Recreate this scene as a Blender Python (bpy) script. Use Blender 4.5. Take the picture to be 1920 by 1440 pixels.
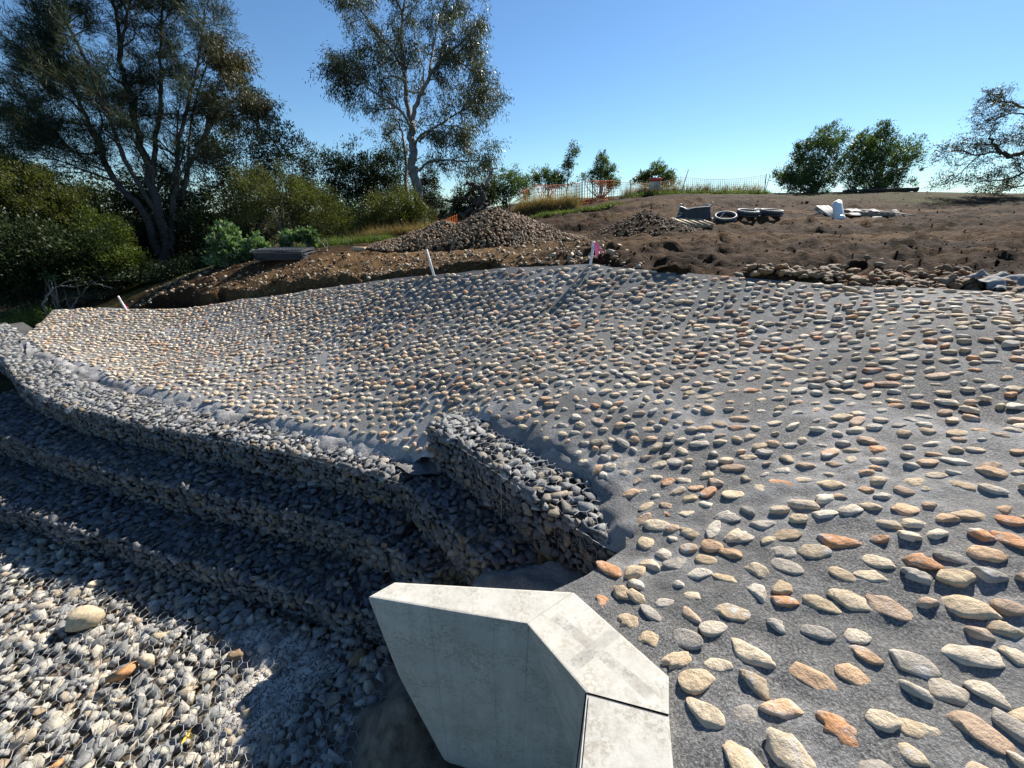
import bpy, bmesh, math, random
import numpy as np
from mathutils import Vector, Matrix, geometry

for o in list(bpy.data.objects):
    bpy.data.objects.remove(o)
random.seed(7)
RNG = np.random.default_rng(7)
scene = bpy.context.scene
COL = scene.collection

# ------------------------------------------------------------------ camera
CZ = 4.0                                    # eye height above the creek bed datum
PITCH = math.radians(24.0)
FPX = 721.0                                 # focal length in photo pixels (ultra wide phone lens)
cam_data = bpy.data.cameras.new('camera')
cam_data.sensor_width = 36.0
cam_data.lens = 36.0 * FPX / 1920.0
cam_data.clip_start = 0.05
cam_data.clip_end = 6000
cam = bpy.data.objects.new('camera', cam_data)
COL.objects.link(cam)
cam.location = (0, 0, CZ)
cam.rotation_euler = (math.pi / 2 - PITCH, 0, 0)
scene.camera = cam

# ------------------------------------------------------------------ light
SUN_EL = math.radians(37.0)
SUN_AZ = math.radians(39.0)                 # to the right of straight ahead
world = bpy.data.worlds.new('World')
scene.world = world
world.use_nodes = True
wn = world.node_tree
wn.nodes.clear()
sky = wn.nodes.new('ShaderNodeTexSky')
sky.sky_type = 'NISHITA'
sky.sun_disc = False
sky.sun_elevation = SUN_EL
sky.sun_rotation = SUN_AZ
sky.altitude = 60
sky.air_density = 1.0
sky.dust_density = 0.1
sky.ozone_density = 1.6
bgn = wn.nodes.new('ShaderNodeBackground')
bgn.inputs['Strength'].default_value = 0.056
wout = wn.nodes.new('ShaderNodeOutputWorld')
tint = wn.nodes.new('ShaderNodeMix'); tint.data_type = 'RGBA'; tint.blend_type = 'MULTIPLY'
tint.inputs[0].default_value = 1.0; tint.inputs[7].default_value = (0.70, 0.95, 1.16, 1)
wn.links.new(sky.outputs[0], tint.inputs[6])
wn.links.new(tint.outputs[2], bgn.inputs[0])
wn.links.new(bgn.outputs[0], wout.inputs[0])

sun_d = bpy.data.lights.new('sun', 'SUN')
sun_d.energy = 5.0
sun_d.angle = math.radians(0.5)
sun_d.color = (1.0, 0.94, 0.85)
sun = bpy.data.objects.new('sun', sun_d)
COL.objects.link(sun)
to_sun = Vector((math.sin(SUN_AZ) * math.cos(SUN_EL), math.cos(SUN_AZ) * math.cos(SUN_EL), math.sin(SUN_EL)))
sun.rotation_euler = (-to_sun).to_track_quat('-Z', 'Y').to_euler()
sun.location = (10, 10, 30)

scene.view_settings.view_transform = 'Standard'
scene.view_settings.look = 'None'
scene.view_settings.exposure = 1.03
scene.view_settings.gamma = 1.0
scene.view_settings.use_curve_mapping = False

# ------------------------------------------------------------------ survey helpers (photo pixel -> point on the site)
SP, CP = math.sin(PITCH), math.cos(PITCH)
def ray(u, v):
    x = (u - 960.0) / FPX
    t = (v - 720.0) / FPX
    return np.array([x, CP - t * SP, -(SP + t * CP)])
def PD(u, v, d):
    r = ray(u, v) * d
    return np.array([r[0], r[1], r[2] + CZ])
def PZ(u, v, zr):
    r = ray(u, v)
    return PD(u, v, zr / r[2])
def depth_of(p):
    return p[..., 1] * CP - (p[..., 2] - CZ) * SP
def project(p):
    d = depth_of(p)
    up = p[..., 1] * SP + (p[..., 2] - CZ) * CP
    return 960 + FPX * p[..., 0] / d, 720 - FPX * up / d, d

# ------------------------------------------------------------------ mesh helpers
def tps(pts, vals, smooth=0.0):
    pts = np.asarray(pts, float); vals = np.asarray(vals, float)
    n = len(pts)
    def K(a, b):
        r2 = ((a[:, None, :] - b[None, :, :]) ** 2).sum(-1)
        return 0.5 * r2 * np.log(r2 + 1e-9)
    A = np.zeros((n + 3, n + 3))
    A[:n, :n] = K(pts, pts) + np.diag(np.broadcast_to(np.asarray(smooth, float), (n,)))
    A[:n, n] = 1; A[:n, n + 1:] = pts
    A[n, :n] = 1; A[n + 1:, :n] = pts.T
    w = np.linalg.solve(A, np.concatenate([vals, [0, 0, 0]]))
    def f(q):
        q = np.asarray(q, float).reshape(-1, 2)
        out = np.empty(len(q))
        for i in range(0, len(q), 20000):
            s = q[i:i + 20000]
            out[i:i + 20000] = K(s, pts) @ w[:n] + w[n] + s @ w[n + 1:]
        return out
    return f

def _h(ix, iy, seed):
    n = (ix.astype(np.int64) * 374761393 + iy.astype(np.int64) * 668265263 + seed * 974634777) & 0x7fffffff
    n = ((n ^ (n >> 13)) * 1274126177) & 0x7fffffff
    return ((n ^ (n >> 16)) & 0xffff) / 65535.0
def vnoise(x, y, seed=0):
    ix = np.floor(x); iy = np.floor(y)
    fx = x - ix; fy = y - iy
    fx = fx * fx * (3 - 2 * fx); fy = fy * fy * (3 - 2 * fy)
    a = _h(ix, iy, seed); b = _h(ix + 1, iy, seed); c = _h(ix, iy + 1, seed); d = _h(ix + 1, iy + 1, seed)
    return (a + (b - a) * fx) * (1 - fy) + (c + (d - c) * fx) * fy - 0.5
def fbm(x, y, scale, octv=4, seed=0, gain=0.5):
    s = np.zeros_like(x, dtype=float); amp = 1.0; f = 1.0 / scale
    for i in range(octv):
        s += amp * vnoise(x * f, y * f, seed + i * 17); amp *= gain; f *= 2.03
    return s
def inside(q, poly):
    q = np.asarray(q, float); x = q[:, 0]; y = q[:, 1]
    r = np.zeros(len(q), bool); n = len(poly); j = n - 1
    for i in range(n):
        xi, yi = poly[i]; xj, yj = poly[j]
        c = ((yi > y) != (yj > y)) & (x < (xj - xi) * (y - yi) / (yj - yi + 1e-12) + xi)
        r ^= c; j = i
    return r
def dist_line(q, line, closed=False):
    q = np.asarray(q, float); best = np.full(len(q), 1e9)
    L = list(line) + ([line[0]] if closed else [])
    for a, b in zip(L[:-1], L[1:]):
        a = np.asarray(a, float)[:2]; b = np.asarray(b, float)[:2]; ab = b - a
        t = np.clip(((q - a) @ ab) / (ab @ ab + 1e-12), 0, 1)
        best = np.minimum(best, np.hypot(*(q - a - t[:, None] * ab).T))
    return best
def sstep(a, b, x):
    t = np.clip((x - a) / (b - a), 0, 1)
    return t * t * (3 - 2 * t)

def make_mesh(name, verts, faces, mat=None, smooth=False):
    """faces: (n,3) or (n,4) int array, or list of polygons"""
    me = bpy.data.meshes.new(name)
    verts = np.asarray(verts, np.float32)
    if isinstance(faces, np.ndarray):
        k = faces.shape[1]; nf = len(faces)
        me.vertices.add(len(verts)); me.vertices.foreach_set('co', verts.ravel())
        me.loops.add(nf * k); me.loops.foreach_set('vertex_index', faces.astype(np.int32).ravel())
        me.polygons.add(nf)
        me.polygons.foreach_set('loop_start', np.arange(0, nf * k, k, dtype=np.int32))
        me.update(calc_edges=True)
    else:
        me.from_pydata(verts.tolist(), [], faces)
        me.update()
    if smooth:
        me.polygons.foreach_set('use_smooth', np.ones(len(me.polygons), bool))
    if mat:
        me.materials.append(mat)
    return me
def link(name, me, parent=None, loc=None, rot=None, scale=None):
    o = bpy.data.objects.new(name, me)
    COL.objects.link(o)
    if parent: o.parent = parent
    if loc is not None: o.location = loc
    if rot is not None: o.rotation_euler = rot
    if scale is not None: o.scale = scale
    return o
def tag(o, label=None, cat=None, group=None, kind=None):
    if label: o['label'] = label
    if cat: o['category'] = cat
    if group: o['group'] = group
    if kind: o['kind'] = kind
    return o
def thing(name, label, cat, loc, group=None):
    o = bpy.data.objects.new(name, None)
    o.empty_display_size = 0.1
    COL.objects.link(o); o.location = loc
    return tag(o, label, cat, group)

class Buf:
    """collects triangles / quads for one mesh (world or local coordinates)"""
    def __init__(self): self.v = []; self.f = []; self.n = 0
    def add(self, v, f):
        v = np.asarray(v, float); f = np.asarray(f, int)
        if f.shape[1] == 3: f = np.concatenate([f, f[:, 2:3]], 1)   # degenerate marker
        self.v.append(v); self.f.append(f + self.n); self.n += len(v)
    def tube(self, path, rad, n=6, cap=True):
        path = np.asarray(path, float); m = len(path)
        rad = np.broadcast_to(np.asarray(rad, float), (m,))
        t = np.gradient(path, axis=0); t /= np.linalg.norm(t, axis=1)[:, None] + 1e-9
        ref = np.array([0.31, 0.2, 0.93]); 
        if abs(t[0] @ ref) > 0.9: ref = np.array([1.0, 0, 0])
        a = np.cross(t, ref); a /= np.linalg.norm(a, axis=1)[:, None] + 1e-9
        b = np.cross(t, a)
        ang = np.arange(n) * 2 * math.pi / n
        ring = path[:, None, :] + rad[:, None, None] * (np.cos(ang)[None, :, None] * a[:, None, :] + np.sin(ang)[None, :, None] * b[:, None, :])
        v = ring.reshape(-1, 3)
        i = np.arange(m - 1)[:, None] * n; k = np.arange(n)[None, :]
        f = np.stack([i + k, i + (k + 1) % n, i + n + (k + 1) % n, i + n + k], -1).reshape(-1, 4)
        self.add(v, f)
        if cap and n > 3:
            c = [[j, (j + 1) % n, (j + 2) % n, (j + 2) % n] for j in range(0)]
            for base in (0, (m - 1) * n):
                for j in range(1, n - 1):
                    c.append([base, base + j, base + j + 1, base + j + 1])
            self.f.append(np.array(c) + self.n - len(v))
    def box(self, c, s, R=None):
        c = np.asarray(c, float); s = np.asarray(s, float) / 2
        v = np.array([[x, y, z] for x in (-1, 1) for y in (-1, 1) for z in (-1, 1)], float) * s
        if R is not None: v = v @ np.asarray(R).T
        f = [[0, 1, 3, 2], [4, 6, 7, 5], [0, 4, 5, 1], [2, 3, 7, 6], [0, 2, 6, 4], [1, 5, 7, 3]]
        self.add(v + c, f)
    def mesh(self, name, mat=None, smooth=False):
        v = np.concatenate(self.v); f = np.concatenate(self.f)
        deg = f[:, 2] == f[:, 3]
        if deg.all(): return make_mesh(name, v, f[:, :3].copy(), mat, smooth)
        if not deg.any(): return make_mesh(name, v, f, mat, smooth)
        me = bpy.data.meshes.new(name)
        k = np.where(deg, 3, 4); nf = len(f)
        keep = np.ones((nf, 4), bool); keep[deg, 3] = False
        me.vertices.add(len(v)); me.vertices.foreach_set('co', v.astype(np.float32).ravel())
        idx = f[keep].astype(np.int32)
        me.loops.add(len(idx)); me.loops.foreach_set('vertex_index', idx)
        me.polygons.add(nf)
        me.polygons.foreach_set('loop_start', np.concatenate([[0], np.cumsum(k)[:-1]]).astype(np.int32))
        me.update(calc_edges=True)
        if smooth: me.polygons.foreach_set('use_smooth', np.ones(nf, bool))
        if mat: me.materials.append(mat)
        return me

def rotz(a):
    c, s = math.cos(a), math.sin(a)
    return np.array([[c, -s, 0], [s, c, 0], [0, 0, 1.0]])
def frame_from_normal(n, ang):
    """rotation matrix whose z axis is n, spun by ang"""
    n = np.asarray(n, float); n = n / np.linalg.norm(n)
    ref = np.array([1.0, 0, 0]) if abs(n[0]) < 0.9 else np.array([0, 1.0, 0])
    x = ref - n * (ref @ n); x /= np.linalg.norm(x)
    y = np.cross(n, x)
    return np.stack([x, y, n], 1) @ rotz(ang)

# ------------------------------------------------------------------ materials
def new_mat(name):
    m = bpy.data.materials.new(name); m.use_nodes = True
    nt = m.node_tree
    b = nt.nodes['Principled BSDF']
    return m, nt, b
class N:
    """tiny node-graph helper"""
    def __init__(self, nt): self.nt = nt
    def node(self, t, **kw):
        n = self.nt.nodes.new(t)
        for k, v in kw.items(): setattr(n, k, v)
        return n
    def link(self, a, b): self.nt.links.new(a, b)
    def coord(self, which='Object'):
        return self.node('ShaderNodeTexCoord').outputs[which]
    def pos(self):
        return self.node('ShaderNodeNewGeometry').outputs['Position']
    def noise(self, vec, scale, detail=4, rough=0.55, out='Fac'):
        n = self.node('ShaderNodeTexNoise'); n.inputs['Scale'].default_value = scale
        n.inputs['Detail'].default_value = detail; n.inputs['Roughness'].default_value = rough
        if vec is not None: self.link(vec, n.inputs['Vector'])
        return n.outputs[out]
    def voronoi(self, vec, scale, feature='F1', out='Distance'):
        n = self.node('ShaderNodeTexVoronoi'); n.feature = feature; n.inputs['Scale'].default_value = scale
        if vec is not None: self.link(vec, n.inputs['Vector'])
        return n.outputs[out]
    def ramp(self, fac, stops, interp='LINEAR'):
        n = self.node('ShaderNodeValToRGB'); cr = n.color_ramp; cr.interpolation = interp
        while len(cr.elements) < len(stops): cr.elements.new(0.5)
        for e, (p, c) in zip(cr.elements, stops):
            e.position = p; e.color = (c, c, c, 1) if isinstance(c, (int, float)) else (*c, 1)
        self.link(fac, n.inputs['Fac'])
        return n.outputs['Color']
    def mix(self, fac, a, b, mode='MIX'):
        n = self.node('ShaderNodeMix'); n.data_type = 'RGBA'; n.blend_type = mode
        for k, val in ((0, fac), (6, a), (7, b)):
            s = n.inputs[k]
            if isinstance(val, (int, float)): s.default_value = val if k == 0 else (val, val, val, 1)
            elif isinstance(val, tuple): s.default_value = (*val, 1)
            else: self.link(val, s)
        return n.outputs[2]
    def math(self, op, a, b=None, clamp=False):
        n = self.node('ShaderNodeMath'); n.operation = op; n.use_clamp = clamp
        for i, val in enumerate((a, b)):
            if val is None: continue
            if isinstance(val, (int, float)): n.inputs[i].default_value = val
            else: self.link(val, n.inputs[i])
        return n.outputs[0]
    def bump(self, h, strength, dist, normal=None):
        n = self.node('ShaderNodeBump'); n.inputs['Strength'].default_value = strength
        n.inputs['Distance'].default_value = dist; self.link(h, n.inputs['Height'])
        if normal is not None: self.link(normal, n.inputs['Normal'])
        return n.outputs['Normal']
    def rnd(self):
        """random value that differs per object and per loose piece"""
        a = self.node('ShaderNodeObjectInfo').outputs['Random']
        b = self.node('ShaderNodeNewGeometry').outputs['Random Per Island']
        return self.math('FRACT', self.math('ADD', a, self.math('MULTIPLY', b, 1.0)))

def mat_plain(name, col, rough=0.7, metal=0.0, var=0.15, scale=8.0, bump=0.0, bscale=40.0):
    m, nt, b = new_mat(name); g = N(nt)
    c = g.coord()
    f = g.noise(c, scale)
    lo = tuple(x * (1 - var) for x in col); hi = tuple(min(1, x * (1 + var)) for x in col)
    g.link(g.ramp(f, [(0.3, lo), (0.7, hi)]), b.inputs['Base Color'])
    b.inputs['Roughness'].default_value = rough; b.inputs['Metallic'].default_value = metal
    if bump: g.link(g.bump(g.noise(c, bscale, 5), bump, 0.02), b.inputs['Normal'])
    return m

def mat_mortar():
    m, nt, b = new_mat('mortar'); g = N(nt)
    p = g.pos()
    grain = g.noise(p, 95, 4, 0.75)
    mid = g.noise(p, 38, 4, 0.65)
    big = g.noise(p, 1.3, 5, 0.6)
    base = g.ramp(grain, [(0.34, (0.042, 0.041, 0.039)), (0.5, (0.145, 0.142, 0.136)), (0.66, (0.35, 0.345, 0.33))])
    base = g.mix(g.ramp(big, [(0.4, 0.0), (0.62, 0.55)]), base, (0.225, 0.22, 0.208))
    base = g.mix(g.ramp(g.noise(p, 0.7, 4, 0.65), [(0.5, 0.0), (0.68, 0.5)]), base, (0.09, 0.086, 0.08))
    haze = g.math('MULTIPLY', g.ramp(g.noise(p, 3.1, 6, 0.7), [(0.5, 0.0), (0.68, 1.0)]), g.ramp(mid, [(0.4, 0.0), (0.6, 0.8)]))
    att = g.node('ShaderNodeAttribute', attribute_name='smear').outputs['Fac']
    haze = g.math('MAXIMUM', g.math('MULTIPLY', haze, 0.55), g.math('MULTIPLY', att, g.ramp(mid, [(0.3, 0.35), (0.6, 1.0)])))
    base = g.mix(haze, base, (0.44, 0.43, 0.42))
    g.link(base, b.inputs['Base Color'])
    b.inputs['Roughness'].default_value = 0.93
    b.inputs['Specular IOR Level'].default_value = 0.2
    n1 = g.bump(mid, 0.5, 0.03)
    g.link(g.bump(grain, 0.9, 0.012, n1), b.inputs['Normal'])
    return m

def mat_cobble(name, dusty=0.35, dark=1.0, warm=0.0):
    m, nt, b = new_mat(name); g = N(nt)
    r = g.rnd()
    p = g.pos()
    D = dark
    def c(a): return tuple(min(0.8, x * D * k_) for x, k_ in zip(a, (1.04, 1.0 - 0.14 * warm, 0.94 - 0.26 * warm)))
    col = g.ramp(r, [(0.0, c((0.44, 0.36, 0.26))), (0.13, c((0.50, 0.42, 0.31))), (0.25, c((0.36, 0.34, 0.31))),
                     (0.33, c((0.47, 0.39, 0.29))), (0.45, c((0.49, 0.28, 0.165))), (0.51, c((0.53, 0.46, 0.36))),
                     (0.64, c((0.40, 0.31, 0.24))), (0.74, c((0.50, 0.36, 0.25))), (0.85, c((0.44, 0.41, 0.36))), (0.95, c((0.54, 0.49, 0.41)))], 'CONSTANT')
    r2 = g.math('FRACT', g.math('MULTIPLY', r, 17.31))
    val = g.math('ADD', 0.78, g.math('MULTIPLY', r2, 0.4))
    col = g.mix(1.0, col, val, 'MULTIPLY')
    hs = g.node('ShaderNodeHueSaturation'); hs.inputs['Saturation'].default_value = 1.08; g.link(col, hs.inputs['Color']); col = hs.outputs[0]
    mott = g.noise(p, 26, 6, 0.7)
    col = g.mix(g.ramp(mott, [(0.35, 0.5), (0.55, 0.0)]), col, g.mix(1.0, col, (0.55, 0.5, 0.46), 'MULTIPLY'))
    crust = g.math('MULTIPLY', g.ramp(g.noise(p, 15, 6, 0.75), [(0.5, 0.0), (0.62, 1.0)]), g.ramp(g.math('FRACT', g.math('MULTIPLY', r, 7.7)), [(0.45, 0.0), (0.75, 1.0)]))
    col = g.mix(g.math('MULTIPLY', crust, dusty * 1.7, True), col, (0.55, 0.53, 0.5))
    g.link(col, b.inputs['Base Color'])
    b.inputs['Roughness'].default_value = 0.78
    b.inputs['Specular IOR Level'].default_value = 0.3
    n1 = g.bump(g.noise(p, 13, 8, 0.68), 0.75, 0.05)
    g.link(g.bump(g.noise(p, 90, 3, 0.7), 0.22, 0.005, n1), b.inputs['Normal'])
    return m

def mat_rock(name, stops, rough=0.75):
    m, nt, b = new_mat(name); g = N(nt)
    r = g.rnd(); p = g.pos()
    col = g.ramp(r, stops, 'LINEAR')
    f = g.noise(p, 30, 6, 0.7)
    col = g.mix(1.0, col, g.ramp(f, [(0.3, 0.62), (0.7, 1.25)]), 'MULTIPLY')
    g.link(col, b.inputs['Base Color'])
    b.inputs['Roughness'].default_value = rough
    b.inputs['Specular IOR Level'].default_value = 0.35
    g.link(g.bump(g.noise(p, 45, 5, 0.7), 0.5, 0.02), b.inputs['Normal'])
    return m

def mat_dirt():
    m, nt, b = new_mat('dirt'); g = N(nt)
    mp = g.node('ShaderNodeMapping'); mp.inputs['Scale'].default_value = (0.55, 1.0, 1.0); g.link(g.pos(), mp.inputs['Vector']); p = mp.outputs[0]
    big = g.noise(p, 0.35, 5, 0.6)
    mid = g.noise(p, 2.2, 6, 0.65)
    fine = g.noise(p, 24, 6, 0.7)
    col = g.ramp(mid, [(0.3, (0.019, 0.012, 0.0075)), (0.48, (0.052, 0.031, 0.018)), (0.62, (0.096, 0.06, 0.034)), (0.75, (0.165, 0.108, 0.06))])
    col = g.mix(g.ramp(big, [(0.45, 0.0), (0.7, 0.5)]), col, (0.12, 0.082, 0.048))
    tan = g.node('ShaderNodeAttribute', attribute_name='tan').outputs['Fac']
    col = g.mix(tan, col, g.ramp(mid, [(0.3, (0.23, 0.155, 0.08)), (0.7, (0.36, 0.26, 0.15))]))
    grass = g.node('ShaderNodeAttribute', attribute_name='grassy').outputs['Fac']
    col = g.mix(grass, col, g.ramp(fine, [(0.3, (0.05, 0.065, 0.02)), (0.7, (0.13, 0.14, 0.05))]))
    col = g.mix(1.0, col, g.ramp(fine, [(0.32, (0.17, 0.15, 0.13)), (0.68, (1.0, 0.84, 0.68))]), 'MULTIPLY')
    g.link(col, b.inputs['Base Color'])
    b.inputs['Roughness'].default_value = 0.95
    b.inputs['Specular IOR Level'].default_value = 0.1
    n1 = g.bump(g.noise(p, 7, 7, 0.7), 0.9, 0.12)
    g.link(g.bump(fine, 0.7, 0.04, n1), b.inputs['Normal'])
    return m

def mat_concrete():
    m, nt, b = new_mat('cast_concrete'); g = N(nt)
    p = g.pos()
    f = g.noise(p, 3.0, 6, 0.6)
    col = g.ramp(f, [(0.3, (0.40, 0.385, 0.34)), (0.7, (0.55, 0.53, 0.47))])
    st = g.noise(p, 42, 6, 0.75)
    speck = g.math('MULTIPLY', g.ramp(st, [(0.47, 0.0), (0.55, 1.0)]), g.ramp(g.noise(p, 5, 6, 0.7), [(0.42, 0.0), (0.58, 1.0)]))
    col = g.mix(g.math('MULTIPLY', speck, 0.65), col, (0.27, 0.235, 0.17))
    mp = g.node('ShaderNodeMapping'); mp.inputs['Scale'].default_value = (9.0, 9.0, 0.7); g.link(p, mp.inputs['Vector'])
    streak = g.ramp(g.noise(mp.outputs[0], 1.6, 6, 0.65), [(0.45, 0.0), (0.7, 0.55)])
    col = g.mix(streak, col, (0.33, 0.31, 0.27))
    pit = g.ramp(g.voronoi(p, 26), [(0.05, 1.0), (0.09, 0.0)])
    col = g.mix(g.math('MULTIPLY', pit, g.ramp(g.noise(p, 4, 2), [(0.52, 0.0), (0.6, 0.8)])), col, (0.14, 0.13, 0.11))
    geo = g.node('ShaderNodeNewGeometry')
    sep = g.node('ShaderNodeSeparateXYZ'); g.link(geo.outputs['Normal'], sep.inputs[0])
    upward = g.math('GREATER_THAN', sep.outputs[2], 0.6)
    def lin(origin, axis):
        n = g.node('ShaderNodeVectorMath'); n.operation = 'SUBTRACT'; g.link(p, n.inputs[0]); n.inputs[1].default_value = tuple(float(x) for x in origin)
        d = g.node('ShaderNodeVectorMath'); d.operation = 'DOT_PRODUCT'; g.link(n.outputs[0], d.inputs[0]); d.inputs[1].default_value = tuple(float(x) for x in axis)
        return g.math('ABSOLUTE', d.outputs['Value'])
    def stripe(a, b, half, ext, soft=0.15):
        a = np.array([*a[:2], 0.0]); b = np.array([*b[:2], 0.0]); t = (b - a) / np.linalg.norm(b - a); n_ = np.array([-t[1], t[0], 0.0]); mid = (a + b) / 2
        x = g.ramp(g.math('DIVIDE', lin(mid, n_), half), [(1 - soft, 1.0), (1.0, 0.0)])
        y = g.ramp(g.math('DIVIDE', lin(mid, t), np.linalg.norm(b - a) / 2 * ext), [(0.94, 1.0), (1.0, 0.0)])
        return g.math('MULTIPLY', x, y)
    z0 = -2.05
    cross = g.math('MAXIMUM', stripe(PZ(1040, 1142, z0), PZ(1222, 1318, -1.97), 0.032, 1.0), stripe(PZ(1165, 1180, z0), PZ(1072, 1258, z0), 0.036, 1.0))
    cross = g.math('MULTIPLY', g.math('MULTIPLY', cross, upward), g.math('MULTIPLY', g.ramp(st, [(0.40, 1.0), (0.58, 0.15)]), g.ramp(g.noise(p, 9, 4, 0.6), [(0.35, 0.25), (0.6, 0.85)])))
    col = g.mix(cross, col, (0.17, 0.165, 0.155))
    fold = stripe(PZ(1078, 1108, -2.12), PZ(986, 1171, -2.12), 0.003, 1.0)
    col = g.mix(g.math('MULTIPLY', fold, 0.5), col, (0.2, 0.19, 0.17))
    down = g.math('LESS_THAN', sep.outputs[2], 0.5)
    wa_, wb_ = PZ(689, 1119, -2.12), PZ(987, 1170, -2.12)
    t_ = (wb_ - wa_) / np.linalg.norm(wb_ - wa_)
    for fr_, w_ in ((0.40, 0.0022), (0.03, 0.0015), (0.80, 0.0015)):
        o_ = wa_ + (wb_ - wa_) * fr_
        ln = g.ramp(g.math('DIVIDE', lin(o_, t_), w_), [(0.6, 1.0), (1.0, 0.0)])
        col = g.mix(g.math('MULTIPLY', g.math('MULTIPLY', ln, down), 0.55), col, (0.12, 0.11, 0.1))
    g.link(col, b.inputs['Base Color'])
    b.inputs['Roughness'].default_value = 0.8
    g.link(g.bump(g.noise(p, 70, 5, 0.7), 0.18, 0.01), b.inputs['Normal'])
    return m

def mat_leaf(name, c0, c1, c2=None, rough=0.5, trans=0.35):
    m, nt, b = new_mat(name); g = N(nt)
    r = g.rnd()
    stops = [(0.0, c0), (0.75, c1), (1.0, c2 or c1)]
    col = g.ramp(r, stops)
    big = g.noise(g.pos(), 0.9, 3)
    col = g.mix(1.0, col, g.ramp(big, [(0.35, 0.7), (0.65, 1.25)]), 'MULTIPLY')
    g.link(col, b.inputs['Base Color'])
    b.inputs['Roughness'].default_value = rough
    b.inputs['Specular IOR Level'].default_value = 0.18
    t = g.node('ShaderNodeBsdfTranslucent')
    g.link(g.mix(1.0, col, (1.15, 1.25, 0.55), 'MULTIPLY'), t.inputs['Color'])
    ms = g.node('ShaderNodeMixShader'); ms.inputs[0].default_value = trans
    out = nt.nodes['Material Output']
    g.link(b.outputs[0], ms.inputs[1]); g.link(t.outputs[0], ms.inputs[2]); g.link(ms.outputs[0], out.inputs[0])
    return m

M_MORTAR = mat_mortar()
M_COBBLE = mat_cobble('river_stone', 0.55, 1.16)
M_COBBLE_LOOSE = mat_cobble('loose_river_stone', 0.1, 0.47, 0.9)
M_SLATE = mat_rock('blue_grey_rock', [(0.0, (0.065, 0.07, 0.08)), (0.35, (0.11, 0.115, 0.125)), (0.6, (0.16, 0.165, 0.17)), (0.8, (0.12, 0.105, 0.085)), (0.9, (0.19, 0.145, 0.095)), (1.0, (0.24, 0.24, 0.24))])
M_DUSTY_LIT = mat_rock('sunlit_dusted_rock', [(0.0, (0.12, 0.122, 0.125)), (0.35, (0.22, 0.222, 0.22)), (0.6, (0.31, 0.31, 0.30)), (0.8, (0.2, 0.185, 0.16)), (0.9, (0.28, 0.23, 0.165)), (1.0, (0.40, 0.40, 0.39))])  # mortar dust, with the sunlit brightness of the tops added in the colour
M_BEDROCK = mat_rock('creek_rock', [(0.0, (0.12, 0.12, 0.118)), (0.25, (0.25, 0.248, 0.235)), (0.55, (0.38, 0.362, 0.32)), (0.78, (0.45, 0.405, 0.315)), (0.92, (0.3, 0.225, 0.145)), (1.0, (0.54, 0.51, 0.45))])
M_CORE = mat_plain('rock_core', (0.05, 0.05, 0.052), 0.95, 0, 0.4, 20, 0.8, 30)
M_WIRE = mat_plain('galvanised_wire', (0.42, 0.42, 0.42), 0.5, 0.3, 0.1)
M_WIRE_DARK = mat_plain('weathered_wire', (0.17, 0.17, 0.17), 0.6, 0.2, 0.1)
M_DIRT = mat_dirt()
M_CONC = mat_concrete()

# ================================================================== SITE SURFACES
Z1, Z2, Z3, ZF = -2.72, -3.17, -3.62, -3.98        # gabion tier tops and creek bed, relative to the eye
ZW = -2.16                                          # top of the short wing gabion
def xy(p): return (float(p[0]), float(p[1]))

# --- paved slope
pave_ctl = [(1800, 1350, 1.45), (1500, 1300, 1.55), (1300, 1360, 1.5), (1300, 1000, 2.46), (1800, 1000, 1.9), (1550, 1000, 2.18),
            (1300, 800, 3.42), (1800, 800, 2.68), (1550, 800, 3.0), (1300, 600, 5.1), (1800, 600, 3.6), (1550, 620, 4.3), (1900, 553, 4.3), (1650, 538, 4.75),
            (1400, 518, 5.5), (1110, 493, 6.6), (960, 498, 7.1), (813, 511, 7.6), (600, 541, 9.0), (450, 560, 9.8), (300, 580, 10.3),
            (500, 700, 6.6), (500, 620, 7.9), (300, 680, 7.9), (300, 630, 9.0), (800, 700, 5.5), (800, 600, 6.9), 
            (960, 700, 4.95), (960, 600, 6.2), (1120, 600, 5.6), (1120, 700, 4.4), (1060, 800, 3.75), (1250, 950, 2.68), (1280, 1200, 1.86)]
pts = [PD(*c) for c in pave_ctl]
n_loose = len(pts)
toe_px = [(35, 640), (60, 652), (95, 668), (180, 702), (300, 745), (420, 775), (600, 820), (700, 845), (772, 862)]
toe = [PZ(u, v, Z1 + 0.05) for u, v in toe_px]
pts += toe
pts += [PZ(u, v, ZW + 0.05) for u, v in [(900, 782), (945, 804), (1030, 850), (1100, 893), (1150, 940)]]
pts += [PZ(990, 1104, -2.17), PZ(1080, 1106, -2.15), PZ(1170, 1185, -2.06), PZ(1258, 1262, -1.97), PZ(1262, 1340, -1.96), PZ(1270, 1440, -1.95)]
pts += [PD(1175, 985, 2.76), PD(1172, 1035, 2.62), PD(1100, 1068, 2.42)]
pts += [np.array([0.7, -0.8, CZ - 1.95]), np.array([6, -0.5, CZ - 1.5]), np.array([9, 2.5, CZ - 0.9])]
pts = np.array(pts)
pave_sm = np.full(len(pts), 0.12); pave_sm[:n_loose] = 0.9
pave_z = tps(pts[:, :2], pts[:, 2], pave_sm)

crest_px = [(1900, 553, 4.3), (1650, 538, 4.75), (1400, 518, 5.5), (1250, 503, 6.05), (1110, 493, 6.6), (960, 498, 7.1), (813, 511, 7.6), (700, 526, 8.3), (600, 541, 9.0), (450, 560, 9.8), (300, 580, 10.3), (200, 600, 10.8), (120, 622, 11.0)]
crest = [PD(*c) for c in crest_px]
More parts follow.
